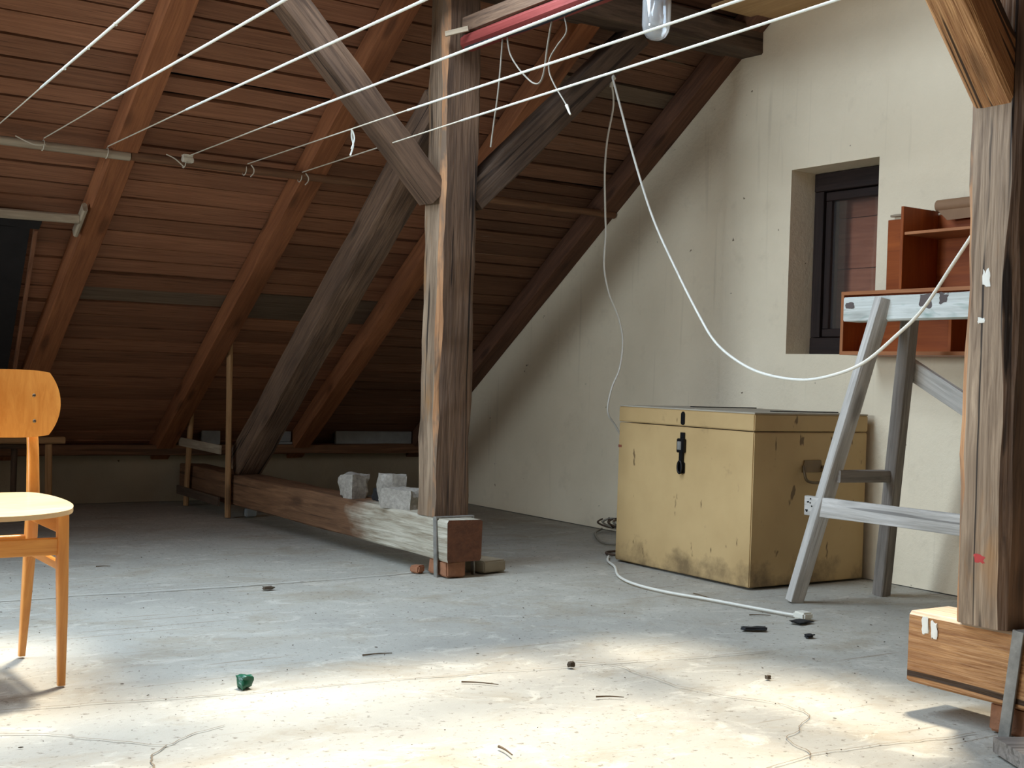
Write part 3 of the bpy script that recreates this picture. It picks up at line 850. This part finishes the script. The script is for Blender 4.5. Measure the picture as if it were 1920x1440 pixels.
tube('plug', [(2.78, 3.806, 1.824), (2.78, 3.798, 1.812), (2.78, 3.788, 1.796), (2.78, 3.780, 1.785)], 0.0065, MPLUG, hc, r2=0.003)

def plug(parent, at, d, s=1.0):
    at, d = Vector(at), Vector(d).normalized()
    tube('plug', [at, at + d * 0.02 * s, at + d * 0.045 * s], 0.006 * s, MPLUG, parent, r2=0.011 * s)
sock = tag(box('socket_outlet', (3.535, 4.535, 2.185), (3.60, 4.57, 2.215), MREDP, None, 0.005), 'small red coupling under the dark brace where two white cords hang', 'socket')
c1 = empty('extension_cord', (3.60, 4.56, 2.18))
tag(c1, 'white cord hanging almost straight down beside the gable wall behind the chest', 'cord')
tube('cord', [(3.588, 4.575, 2.17), (3.64, 4.62, 2.077), (3.643, 4.66, 1.93), (3.634, 4.66, 1.781), (3.645, 4.66, 1.586), (3.652, 4.66, 1.489), (3.649, 4.66, 1.341), (3.683, 4.66, 1.22), (3.744, 4.66, 1.112), (3.774, 4.66, 1.002), (3.761, 4.66, 0.877), (3.72, 4.66, 0.789), (3.698, 4.66, 0.702), (3.707, 4.66, 0.652), (3.75, 4.66, 0.603), (3.85, 4.64, 0.45), (4.0, 4.62, 0.2), (4.05, 4.62, 0.012)], 0.0045, MCORD, c1)
plug(c1, (3.585, 4.572, 2.185), (0.3, 0.3, -1), 0.9)
c2 = empty('extension_cord', (3.55, 4.53, 2.19))
tag(c2, 'long white cord swinging in a deep curve from the brace to the right-hand post', 'cord')
tube('cord', [(3.56, 4.54, 2.195), (3.521, 4.42, 2.022), (3.476, 4.254, 1.762), (3.421, 4.053, 1.489), (3.354, 3.817, 1.253), (3.299, 3.624, 1.078), (3.259, 3.489, 0.975), (3.208, 3.322, 0.905), (3.149, 3.13, 0.859), (3.073, 2.887, 0.84), (3.013, 2.7, 0.856), (2.958, 2.531, 0.895), (2.907, 2.376, 0.97), (2.867, 2.257, 1.039), (2.822, 2.125, 1.159), (2.79, 2.0, 1.285)], 0.005, MCORD, c2)
plug(c2, (3.565, 4.545, 2.20), (-0.1, -0.45, -0.6), 0.9)
c3 = empty('floor_cord', (3.4, 3.4, 0.006))
tag(c3, 'white cord lying on the floor in front of the chest, ending in a plug', 'cord')
tube('cord', [(3.70, 4.62, 0.007), (3.60, 4.50, 0.007), (3.519, 4.348, 0.006), (3.372, 4.139, 0.006), (3.302, 3.951, 0.006), (3.296, 3.75, 0.006), (3.334, 3.58, 0.006), (3.365, 3.385, 0.006), (3.392, 3.225, 0.006), (3.4, 3.170, 0.008)], 0.0055, MCORD, c3)
box('plug', (3.375, 3.115, 0.0), (3.425, 3.17, 0.026), MPLUG, c3, 0.006)
c4 = empty('cable_coil', (4.1, 5.1, 0.01))
tag(c4, 'tangle of grey and brown cables against the wall left of the chest', 'cable')
tube('cable', [(4.2, 4.85, 0.008), (4.009, 4.931, 0.008), (3.97, 4.99, 0.008), (4.03, 5.12, 0.008), (4.18, 5.34, 0.008), (4.31, 5.45, 0.012)], 0.006, MCORDG, c4)
tube('cable', [(3.95, 4.72, 0.008), (3.80, 4.735, 0.008), (3.745, 4.685, 0.008), (3.78, 4.60, 0.008), (3.9, 4.58, 0.008)], 0.006, MTD, c4)
random.seed(5)
for q in range(4):
    pts = []
    cy = 5.42 - q * 0.045
    for t in range(9):
        a = t * 0.9 + q
        pts.append((4.325 + 0.03 * math.sin(a * 1.7), cy + 0.05 * math.cos(a), 0.02 + 0.026 * (1 + math.sin(a)) + 0.004 * q))
    tube('cable', pts, 0.005, (MTD, MCORDG, MTD, MTWIG)[q], c4, seg=6)

# ------------------------------------------------------------------ wooden chest
ch = empty('storage_chest', (4.0, 4.11, 0))
tag(ch, 'large ochre painted wooden chest with hasp and side handle against the wall', 'chest')
CX0, CX1, CY0, CY1, CZ, CL = 3.672, 4.345, 3.685, 4.540, 0.706, 0.632
def cbox(name, lo, hi, m, bev=0.004):
    # object origin on the floor, so that the worn foot of the paint follows the box
    return box(name, lo, hi, m, ch, bev, at_origin=True)
chest_body = cbox('body', (CX0, CY0, 0.006), (CX1, CY1, CL - 0.0025), MCHEST)
chest_lid = cbox('lid', (CX0 - 0.002, CY0 - 0.002, CL + 0.0015), (CX1, CY1 + 0.002, CZ - 0.004), MCHEST)
cbox('lid_top', (CX0 - 0.001, CY0 - 0.001, CZ - 0.004), (CX1, CY1 + 0.001, CZ + 0.002), MCHTOP, 0.001)
for yy in (3.86, 4.36):
    timber('hinge_strap', (3.95, yy, CZ + 0.004), (4.34, yy, CZ + 0.004), 0.03, 0.004, MBLK, chest_lid, cham=0.001)
xf = CX0 - 0.004
polyprism('staple_plate', [(-0.012, -0.024), (-0.004, -0.03), (0.004, -0.03), (0.012, -0.024), (0.012, 0.018), (0.005, 0.027), (-0.005, 0.027), (-0.012, 0.018)], 0.006, MBLK, chest_lid, Matrix(((0, 0, -1, CX0), (1, 0, 0, 4.107), (0, 1, 0, 0.668), (0, 0, 0, 1))), 0.001)
box('hasp_plate', (xf - 0.003, 4.092, 0.577), (xf + 0.004, 4.118, 0.606), MBLK, chest_body, 0.001)
box('lock_case', (xf - 0.014, 4.084, 0.520), (xf + 0.004, 4.128, 0.580), MBLK, chest_body, 0.003)
box('lock_window', (xf - 0.0165, 4.096, 0.532), (xf - 0.012, 4.120, 0.568), MIRON, chest_body, 0.001)
box('hasp_neck', (xf - 0.008, 4.094, 0.478), (xf + 0.004, 4.118, 0.522), MBLK, chest_body, 0.002)
ring = [(xf - 0.012, 4.104 + 0.013 * math.sin(t), 0.458 + 0.026 * math.cos(t)) for t in [2 * math.pi * q / 14 for q in range(15)]]
tube('hasp_ring', ring, 0.005, MBLK, chest_body, seg=8, sub=1)
box('hasp_tail', (xf - 0.004, 4.086, 0.432), (xf + 0.004, 4.124, 0.480), MBLK, chest_body, 0.003)
polyprism('handle_plate', [(-0.06, -0.02), (0.06, -0.02), (0.05, 0.03), (-0.05, 0.03)], 0.005, plain('painted_iron', (120, 92, 52), 0.5), chest_body, Matrix(((1, 0, 0, 4.01), (0, 0, -1, CY0), (0, 1, 0, 0.485), (0, 0, 0, 1))), 0.001)
tube('handle', [(3.955, CY0 - 0.006, 0.492), (3.945, CY0 - 0.022, 0.462), (3.955, CY0 - 0.03, 0.432), (4.01, CY0 - 0.03, 0.424), (4.065, CY0 - 0.03, 0.432), (4.075, CY0 - 0.022, 0.462), (4.065, CY0 - 0.006, 0.492)], 0.006, plain('handle_iron', (98, 78, 50), 0.45, 0.3), chest_body)
box('side_lug', (3.672 - 0.001, 4.515, 0.515), (3.68, 4.542, 0.53), plain('rust_mark', (140, 78, 56), 0.8), chest_body, 0.002)

# ------------------------------------------------------------------ trestle
tr = empty('trestle', (3.87, 3.0, 0))
tag(tr, 'weathered grey sawhorse trestle standing between the chest and the right-hand post', 'trestle')
tr_beam = timber('top_beam', (3.845, 3.355, 1.119), (3.845, 2.30, 1.127), 0.10, 0.092, MTRBEAM, tr, cham=0.006, jit=0.004, step=0.10)
for q, (yy, zz_, a_, b_) in enumerate(((2.975, 1.112, 0.05, 0.045), (2.90, 1.125, 0.035, 0.035), (3.325, 1.118, 0.035, 0.022))):
    splash('stain', tr_beam, (3.7955, yy, zz_), a_, b_, plain('dark_stain', (96, 84, 80), 0.8), 40 + q)
timber('leg', (3.648, 3.418, 0.0), (3.788, 3.155, 1.155), 0.042, 0.060, MTREST, tr, up=(-1, 0.2, 0), cham=0.003, jit=0.0025, step=0.16)
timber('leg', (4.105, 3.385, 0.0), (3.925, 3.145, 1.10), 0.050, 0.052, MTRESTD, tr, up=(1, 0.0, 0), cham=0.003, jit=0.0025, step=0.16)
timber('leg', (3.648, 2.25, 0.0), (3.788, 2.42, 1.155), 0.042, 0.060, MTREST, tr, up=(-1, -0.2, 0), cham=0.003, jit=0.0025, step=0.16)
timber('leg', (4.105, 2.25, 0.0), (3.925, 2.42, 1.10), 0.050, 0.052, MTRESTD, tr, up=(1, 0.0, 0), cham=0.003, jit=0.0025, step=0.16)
tr_board = timber('side_board', (3.676, 3.40, 0.368), (3.676, 2.26, 0.372), 0.022, 0.072, MTREST, tr, cham=0.003, jit=0.002)
random.seed(31)
for q in range(9):
    yy, zz_ = 3.392 - random.uniform(0, 0.055), 0.345 + random.uniform(0, 0.05)
    lathe('nail', [(0.0030, 0.0), (0.0030, 0.0014), (0.0005, 0.0016)], (0, 0, 0), MBLK, tr_board, 8, M=Matrix(((0, 0, -1, 3.6655), (0, 1, 0, yy), (1, 0, 0, zz_), (0, 0, 0, 1))))
timber('rung', (3.715, 3.285, 0.486), (4.035, 3.285, 0.482), 0.03, 0.046, MTRESTD, tr, cham=0.003, jit=0.002)
timber('rung', (3.715, 2.34, 0.486), (4.035, 2.34, 0.482), 0.03, 0.046, MTRESTD, tr, cham=0.003, jit=0.002)
timber('diagonal_brace', (4.005, 3.225, 0.915), (4.06, 2.31, 0.42), 0.078, 0.024, MTREST, tr, up=(1, 0, 0.2), cham=0.003, jit=0.002)

# ------------------------------------------------------------------ shelves on the gable wall
XW = 4.372
sh = empty('wall_shelf', (4.26, 3.3, 0.957))
tag(sh, 'low reddish-brown open box shelf fixed to the wall behind the trestle', 'shelf')
def pl(name, lo, hi, m, p, bev=0.0015):
    # veneer board with its grain along the longest side
    lo, hi = Vector(lo), Vector(hi)
    d = hi - lo; c = (lo + hi) / 2
    ax = max(range(3), key=lambda i: d[i])
    a, b = c.copy(), c.copy(); a[ax] = lo[ax]; b[ax] = hi[ax]
    up = (0, 0, 1) if ax != 2 else (1, 0, 0)
    if ax == 0: w, dd = d.y, d.z
    elif ax == 1: w, dd = d.x, d.z
    else: w, dd = d.y, d.x
    return timber(name, a, b, w, dd, m, p, up=up, cham=bev)
BY0, BY1, BZ0, BZ1, BX = 2.62, 3.683, 0.957, 1.221, 4.152
sh_top = pl('top_board', (BX, BY0, BZ1 - 0.015), (XW, BY1, BZ1), MSHELF, sh)
sh_bottom = pl('bottom_board', (BX, BY0, BZ0), (XW, BY1, BZ0 + 0.015), MSHELF, sh)
sh_side = pl('side_board', (BX, BY1 - 0.015, BZ0 + 0.015), (XW, BY1, BZ1 - 0.015), MSHELF, sh)
pl('side_board', (BX, BY0, BZ0 + 0.015), (XW, BY0 + 0.015, BZ1 - 0.015), MSHELF, sh)
pl('divider', (BX + 0.05, 3.17, BZ0 + 0.015), (XW, 3.185, BZ1 - 0.015), MSHELF, sh)
pl('back_board', (XW - 0.006, BY0 + 0.015, BZ0 + 0.015), (XW, BY1 - 0.015, BZ1 - 0.015), MSHELF, sh)
for z, bp in ((BZ0 + 0.0075, sh_bottom), (BZ1 - 0.0075, sh_top)): pl('edge_band', (BX - 0.002, BY0, z - 0.0075), (BX, BY1, z + 0.0075), MSHELFE, bp, 0.0003)
pl('edge_band', (BX - 0.002, BY1 - 0.015, BZ0 + 0.015), (BX, BY1, BZ1 - 0.015), MSHELFE, sh_side, 0.0003)

us = empty('bookshelf_top', (4.26, 3.1, BZ1))
tag(us, 'upper open bookshelf with one thin shelf standing on the box shelf', 'shelf')
U0 = BZ1 + 0.001
pl('upright', (4.147, 3.372, U0), (XW - 0.007, 3.386, 1.552), MSHELF, us)
pl('upright', (4.147, 2.62, U0), (XW - 0.007, 2.634, 1.552), MSHELF, us)
pl('back_board', (XW - 0.006, 2.62, U0), (XW, 3.630, 1.538), MSHELF, us)
pl('shelf_board', (4.155, 2.634, 1.438), (XW - 0.007, 3.371, 1.450), MSHELFE, us)
rp = tag(tube('paper_roll', [(4.335, 3.352, 1.568), (4.335, 3.0, 1.570), (4.335, 2.64, 1.572)], 0.026, MPAPER, seg=16, sub=2), 'roll of brown paper lying on top of the upper bookshelf', 'roll')
tag(polyprism('paper_sheet', [(0, 0), (0.50, 0), (0.50, 0.034), (0.30, 0.040), (0.05, 0.046)], 0.003, MPAPER, None, Matrix(((0, 0, 1, 4.318), (-1, 0, 0, 3.345), (0, -1, 0, 1.552), (0, 0, 0, 1)))), 'loose brown paper flap hanging below the paper roll', 'paper')
tag(timber('wall_strip', (4.362, 3.610, 1.553), (4.362, 3.395, 1.553), 0.016, 0.010, MBATG, cham=0.002), 'thin pale strip on top of the bookshelf back board', 'strip')

# ------------------------------------------------------------------ chair
chair = empty('dining_chair', (0.70, 3.48, 0))
tag(chair, 'honey-coloured plywood chair cut off by the left picture edge', 'chair')
XC = 0.698
def leg_mesh(pts, name):
    """square-rounded tapering leg through (x, y, z, width, depth) stations"""
    vs, fs = [], []
    n = 12
    for x, y, z, w, d in pts:
        for k in range(n):
            a = 2 * math.pi * (k + 0.5) / n
            ca, sa = math.cos(a), math.sin(a)
            e = 0.45
            vs.append((x + w / 2 * math.copysign(abs(ca) ** e, ca), y + d / 2 * math.copysign(abs(sa) ** e, sa), z))
    for i in range(len(pts) - 1):
        for k in range(n):
            a, b = i * n + k, i * n + (k + 1) % n
            fs.append((a, b, b + n, a + n))
    fs.append(tuple(reversed(range(n)))); fs.append(tuple(range((len(pts) - 1) * n, len(pts) * n)))
    o = Vector((pts[0][0], pts[0][1], 0))
    # local X up the leg so that the grain follows it
    M = Matrix(((0, 0, -1, o.x), (0, 1, 0, o.y), (1, 0, 0, 0), (0, 0, 0, 1)))
    Mi = M.inverted()
    me = bpy.data.meshes.new(name); me.from_pydata([Mi @ Vector(v) for v in vs], [], fs); smooth(me, 45)
    return link(name, me, MCHAIR, chair, M)
for s in (1, -1):
    leg_mesh([(XC + s * 0.195, 3.312, 0.0, 0.019, 0.020), (XC + s * 0.192, 3.312, 0.18, 0.026, 0.028), (XC + s * 0.188, 3.312, 0.32, 0.029, 0.032), (XC + s * 0.186, 3.312, 0.441, 0.028, 0.032)], 'leg')
    leg_mesh([(XC + s * 0.187, 3.690, 0.0, 0.018, 0.020), (XC + s * 0.186, 3.655, 0.16, 0.026, 0.028), (XC + s * 0.185, 3.622, 0.33, 0.032, 0.034), (XC + s * 0.186, 3.615, 0.45, 0.032, 0.034), (XC + s * 0.187, 3.635, 0.58, 0.029, 0.028), (XC + s * 0.187, 3.668, 0.70, 0.027, 0.020), (XC + s * 0.187, 3.682, 0.755, 0.024, 0.014)], 'leg')
    timber('side_rail', (XC + s * 0.186, 3.325, 0.412), (XC + s * 0.186, 3.605, 0.412), 0.016, 0.052, MCHAIR, chair, cham=0.002)
    timber('side_stretcher', (XC + s * 0.187, 3.325, 0.302), (XC + s * 0.187, 3.612, 0.302), 0.014, 0.024, MCHAIR, chair, cham=0.003)
timber('front_stretcher', (XC - 0.178, 3.312, 0.354), (XC + 0.178, 3.312, 0.354), 0.016, 0.044, MCHAIR, chair, cham=0.003)
timber('front_rail', (XC - 0.10, 3.34, 0.430), (XC + 0.10, 3.34, 0.430), 0.016, 0.020, MCHAIR, chair, cham=0.002)
tube('rear_stretcher', [(XC - 0.175, 3.622, 0.338), (XC, 3.622, 0.338), (XC + 0.175, 3.622, 0.338)], 0.009, MCHAIR, chair, seg=10)
# seat: shaped plywood
def seat():
    out = []
    hw, yf, yr = 0.213, 3.165, 3.595
    nU, nV = 22, 16
    vs, fs = [], []
    for j in range(nV + 1):
        v = j / nV
        for i in range(nU + 1):
            u = -1 + 2 * i / nU
            # superellipse square-to-round mapping
            vv = -1 + 2 * v
            x = u * math.sqrt(max(0, 1 - 0.30 * vv * vv * (abs(u) ** 2)))
            yv = vv * math.sqrt(max(0, 1 - 0.34 * u * u * (abs(vv) ** 2)))
            wid = hw * (1 - 0.10 * (yv + 1) / 2)
            y = (yf + yr) / 2 + yv * (yr - yf) / 2
            z = 0.449 + 0.006 * x * x - 0.007 * max(0, -yv - 0.65) * 3 + 0.004 * yv
            vs.append((XC + x * wid, y, z))
    W = nU + 1
    for j in range(nV):
        for i in range(nU): fs.append((j * W + i, j * W + i + 1, (j + 1) * W + i + 1, (j + 1) * W + i))
    bm = bmesh.new()
    bv = [bm.verts.new(Vector(v) - Vector((XC, 3.38, 0.449))) for v in vs]
    for f in fs: bm.faces.new([bv[i] for i in f])
    r = bmesh.ops.extrude_face_region(bm, geom=list(bm.faces))
    bmesh.ops.translate(bm, vec=(0, 0, 0.012), verts=[e for e in r['geom'] if isinstance(e, bmesh.types.BMVert)])
    bmesh.ops.recalc_face_normals(bm, faces=bm.faces)
    me = bpy.data.meshes.new('seat'); bm.to_mesh(me); bm.free(); smooth(me, 50)
    return link('seat', me, MSEAT, chair, Matrix.Translation((XC, 3.38, 0.449)))
seat()
def backrest():
    zc, hh, hw = 0.702, 0.092, 0.252
    nU, nV = 28, 12
    vs, fs = [], []
    for j in range(nV + 1):
        v = -1 + 2 * j / nV
        for i in range(nU + 1):
            u = -1 + 2 * i / nU
            half = hw * (1 - 0.10 * abs(v) ** 2.2 - (0.02 if v < 0 else 0.0) * abs(v))
            zv = hh * v * (1 - 0.10 * abs(u) ** 7) + (0.004 * u * u if v > 0 else 0)
            cx = u * half
            y = 3.668 - 0.045 * (cx / hw) ** 2 + 0.02 * (zv / hh) * 0.8
            vs.append((cx, y - 3.66, zv))
    W = nU + 1
    for j in range(nV):
        for i in range(nU): fs.append((j * W + i, (j + 1) * W + i, (j + 1) * W + i + 1, j * W + i + 1))
    # local X is the grain: here it stands upright, as in the veneer
    M = Matrix(((0, -1, 0, XC), (0, 0, 1, 3.66), (-1, 0, 0, zc), (0, 0, 0, 1)))
    M = Matrix(((0, 1, 0, XC), (0, 0, 1, 3.66), (1, 0, 0, zc), (0, 0, 0, 1)))
    Mi = M.inverted()
    bm = bmesh.new()
    bv = [bm.verts.new(Mi @ (Vector(v) + Vector((XC, 3.66, zc)))) for v in vs]
    for f in fs: bm.faces.new([bv[i] for i in f])
    r = bmesh.ops.extrude_face_region(bm, geom=list(bm.faces))
    off = Mi.to_3x3() @ Vector((0, -0.010, 0))
    bmesh.ops.translate(bm, vec=off, verts=[e for e in r['geom'] if isinstance(e, bmesh.types.BMVert)])
    bmesh.ops.recalc_face_normals(bm, faces=bm.faces)
    me = bpy.data.meshes.new('backrest'); bm.to_mesh(me); bm.free(); smooth(me, 50)
    b = link('backrest', me, MCHAIR, chair, M)
    return b
chair_back = backrest()
for s in (1, -1):
    for z in (0.725, 0.655):
        dz = (z - 0.702) / 0.092 * 0.016
        yq = 3.668 - 0.045 * (0.187 / 0.252) ** 2 + dz - 0.010
        lathe('screw', [(0.0005, 0.0), (0.004, 0.0004), (0.0052, 0.0018), (0.0052, 0.003)], (0, 0, 0), MSCREW, chair_back, 12,
              M=Matrix(((1, 0, 0, XC + s * 0.187), (0, 0, 1, yq - 0.0015), (0, -1, 0, z), (0, 0, 0, 1))))

# ------------------------------------------------------------------ rack, bench frame, stones, slabs
rk = empty('batten_rack', (2.665, 7.0, 0))
tag(rk, 'thin upright rack of pale battens standing at the end of the sill beam', 'rack')
timber('upright', (2.655, 6.645, 0.0), (2.655, 6.700, 1.155), 0.040, 0.026, MBAT, rk, up=(1, 0, 0), jit=0.002)
timber('upright', (2.655, 7.300, 0.0), (2.655, 7.240, 0.80), 0.036, 0.026, MBAT, rk, up=(1, 0, 0), jit=0.002)
timber('rung', (2.637, 7.385, 0.372), (2.637, 6.735, 0.364), 0.012, 0.05, MBATG, rk, cham=0.002)
timber('rung', (2.637, 7.40, 0.086), (2.637, 6.735, 0.078), 0.012, 0.05, MTD, rk, cham=0.002)
bn = empty('bench_frame', (1.6, 7.2, 0))
tag(bn, 'low bench frame of pale battens behind the chair', 'bench')
timber('rail', (1.05, 7.20, 0.388), (1.918, 7.20, 0.390), 0.05, 0.036, MBAT, bn, jit=0.003)
for x in (1.845, 1.12): timber('leg', (x, 7.205, 0.0), (x - 0.008, 7.205, 0.368), 0.03, 0.036, MBAT, bn, up=(1, 0, 0), jit=0.002)
timber('leg', (1.68, 7.30, 0.0), (1.68, 7.30, 0.34), 0.03, 0.03, MTD, bn, up=(1, 0, 0), jit=0.002)
timber('rail', (1.05, 7.262, 0.355), (1.76, 7.262, 0.355), 0.05, 0.03, MTD, bn)

def thing_rock(name, at, size, label, seed, rot, cat='stone', mat=MSTONE):
    o = rock(name, at, size, mat, None, seed, rot, 0.12, 4)
    return tag(o, label, cat)
thing_rock('stone', (2.745, 5.335, 0.232), (0.10, 0.10, 0.105), 'rough pale stone on the sill beam, leftmost of the stones', 1, 0.2)
thing_rock('stone', (2.775, 5.02, 0.232), (0.115, 0.10, 0.125), 'tall rough grey stone on the sill beam behind the flat stone', 2, -0.3)
thing_rock('stone', (2.745, 4.875, 0.232), (0.11, 0.155, 0.080), 'flat grey stone lying against the central post on the sill beam', 6, 0.5)
thing_rock('stone', (2.80, 5.16, 0.232), (0.06, 0.07, 0.055), 'small dark filler for the shadow gap between the two pale stones', 8, 0.1, 'stone', MDARK)  # dark chunk added in place of the shadow between the stones

def slab(lo, hi, label, rx):
    o = box('slab', lo, hi, MSLAB, None, 0.003, 0.002)
    o.rotation_euler.x = rx
    return tag(o, label, 'slab')
slab((3.16, 7.463, 0.3645), (3.385, 7.488, 0.428), 'grey slab standing on the wall plate right of the tall rack', 0)
slab((3.10, 7.455, 0.348), (3.395, 7.54, 0.364), 'thin grey slab lying flat under the standing slab', 0)
slab((3.70, 7.463, 0.348), (4.26, 7.488, 0.430), 'long grey slab standing on the wall plate behind the central post', 0)
slab((2.80, 7.463, 0.348), (2.92, 7.488, 0.430), 'small grey slab on the wall plate behind the tall rack', 0)
tag(box('white_block', (2.76, 6.63, 0.0), (2.82, 6.69, 0.045), MSLAB, None, 0.004, 0.003), 'small white block on the floor beside the tall rack', 'block')

tag(timber('plank', (2.52, 1.71, 0.022), (3.1, 1.40, 0.022), 0.15, 0.034, MTRESTD, jit=0.003, cham=0.003), 'grey plank end on the floor at the lower right corner', 'plank')

# ------------------------------------------------------------------ small litter on the floor
def scrap(at, size, label, mat, seed, rot=0.0, cat='scrap'):
    o = rock('scrap', (at[0], at[1], 0.0), size, mat, None, seed, rot, 0.25, 2)
    return tag(o, label, cat)
scrap((3.087, 3.064), (0.075, 0.03, 0.010), 'flat black scrap on the floor left of the plug', MDARK, 3, -0.5)
scrap((3.333, 3.093), (0.07, 0.045, 0.008), 'ragged black scrap on the floor just below the plug', MDARK, 5, 0.2)
scrap((3.171, 2.901), (0.03, 0.02, 0.010), 'tiny black bit on the floor below the plug scraps', MDARK, 9)
o = rock('crumpled_foil', (1.29, 3.083, 0), (0.032, 0.03, 0.030), MGREEN, None, 12, 0.3, 0.2, 4, False)
tag(o, 'crumpled green wrapper ball on the bright floor', 'wrapper')
scrap((2.199, 2.899), (0.016, 0.016, 0.014), 'small grey pebble in the middle of the bright floor', MCRUMB, 14, 0, 'pebble')
scrap((1.936, 4.43), (0.04, 0.022, 0.010), 'brown chip on the grey floor left of the central sill beam', MCRUMB, 15, 0.1, 'chip')
scrap((2.616, 2.539), (0.014, 0.012, 0.010), 'tiny pebble on the bright floor near the right-hand beam', MCRUMB, 16, 0, 'pebble')
def twig(a, b, label, r=0.0025):
    a, b = Vector((a[0], a[1], r)), Vector((b[0], b[1], r))
    m = a.lerp(b, 0.5) + Vector((0.004, 0.006, 0.0))
    tag(tube('twig', [a, m, b], r, MTWIG, seg=5, sub=4, r2=r * 0.5), label, 'twig')
twig((1.734, 3.282), (1.824, 3.27), 'thin dark twig on the floor in the blue shade')
twig((1.822, 2.883), (1.895, 2.814), 'thin twig on the bright floor in the middle')
twig((2.05, 2.592), (2.112, 2.555), 'short brown twig on the bright floor right of the middle')
twig((1.58, 2.338), (1.571, 2.271), 'yellowish splinter at the bottom picture edge', 0.0032)
twig((1.521, 5.183), (1.575, 5.17), 'short twig on the shaded floor right of the chair')
twig((3.267, 3.272), (3.332, 3.232), 'thin twig on the floor left of the plug')
twig((3.39, 3.70), (3.37, 3.56), 'dark twig on the floor beside the chest corner')

random.seed(21)
bm = bmesh.new()
for i in range(420):
    x, y = random.uniform(0.4, 3.9), random.uniform(1.6, 5.6)
    if 2.6 < x < 2.9 and (y > 4.3 or y < 2.2): continue
    if x > 3.6 and 3.2 < y: continue
    if x < 1.0 and 3.1 < y < 3.8: continue
    s = random.uniform(0.0007, 0.0022)
    e = random.choice((1, 1, 1.6, 3))
    M = Matrix.Translation((x, y, s * 0.5)) @ Matrix.Rotation(random.uniform(0, 3), 4, 'Z') @ Matrix.Diagonal((s * e, s, s * 0.7, 1))
    bmesh.ops.create_icosphere(bm, subdivisions=1, radius=1, matrix=M)
me = bpy.data.meshes.new('floor_crumbs'); bm.to_mesh(me); bm.free()
cr = link('floor_crumbs', me, MCRUMB)
cr['kind'] = 'stuff'; cr['label'] = 'small dark crumbs and grit scattered over the concrete floor'; cr['category'] = 'grit'
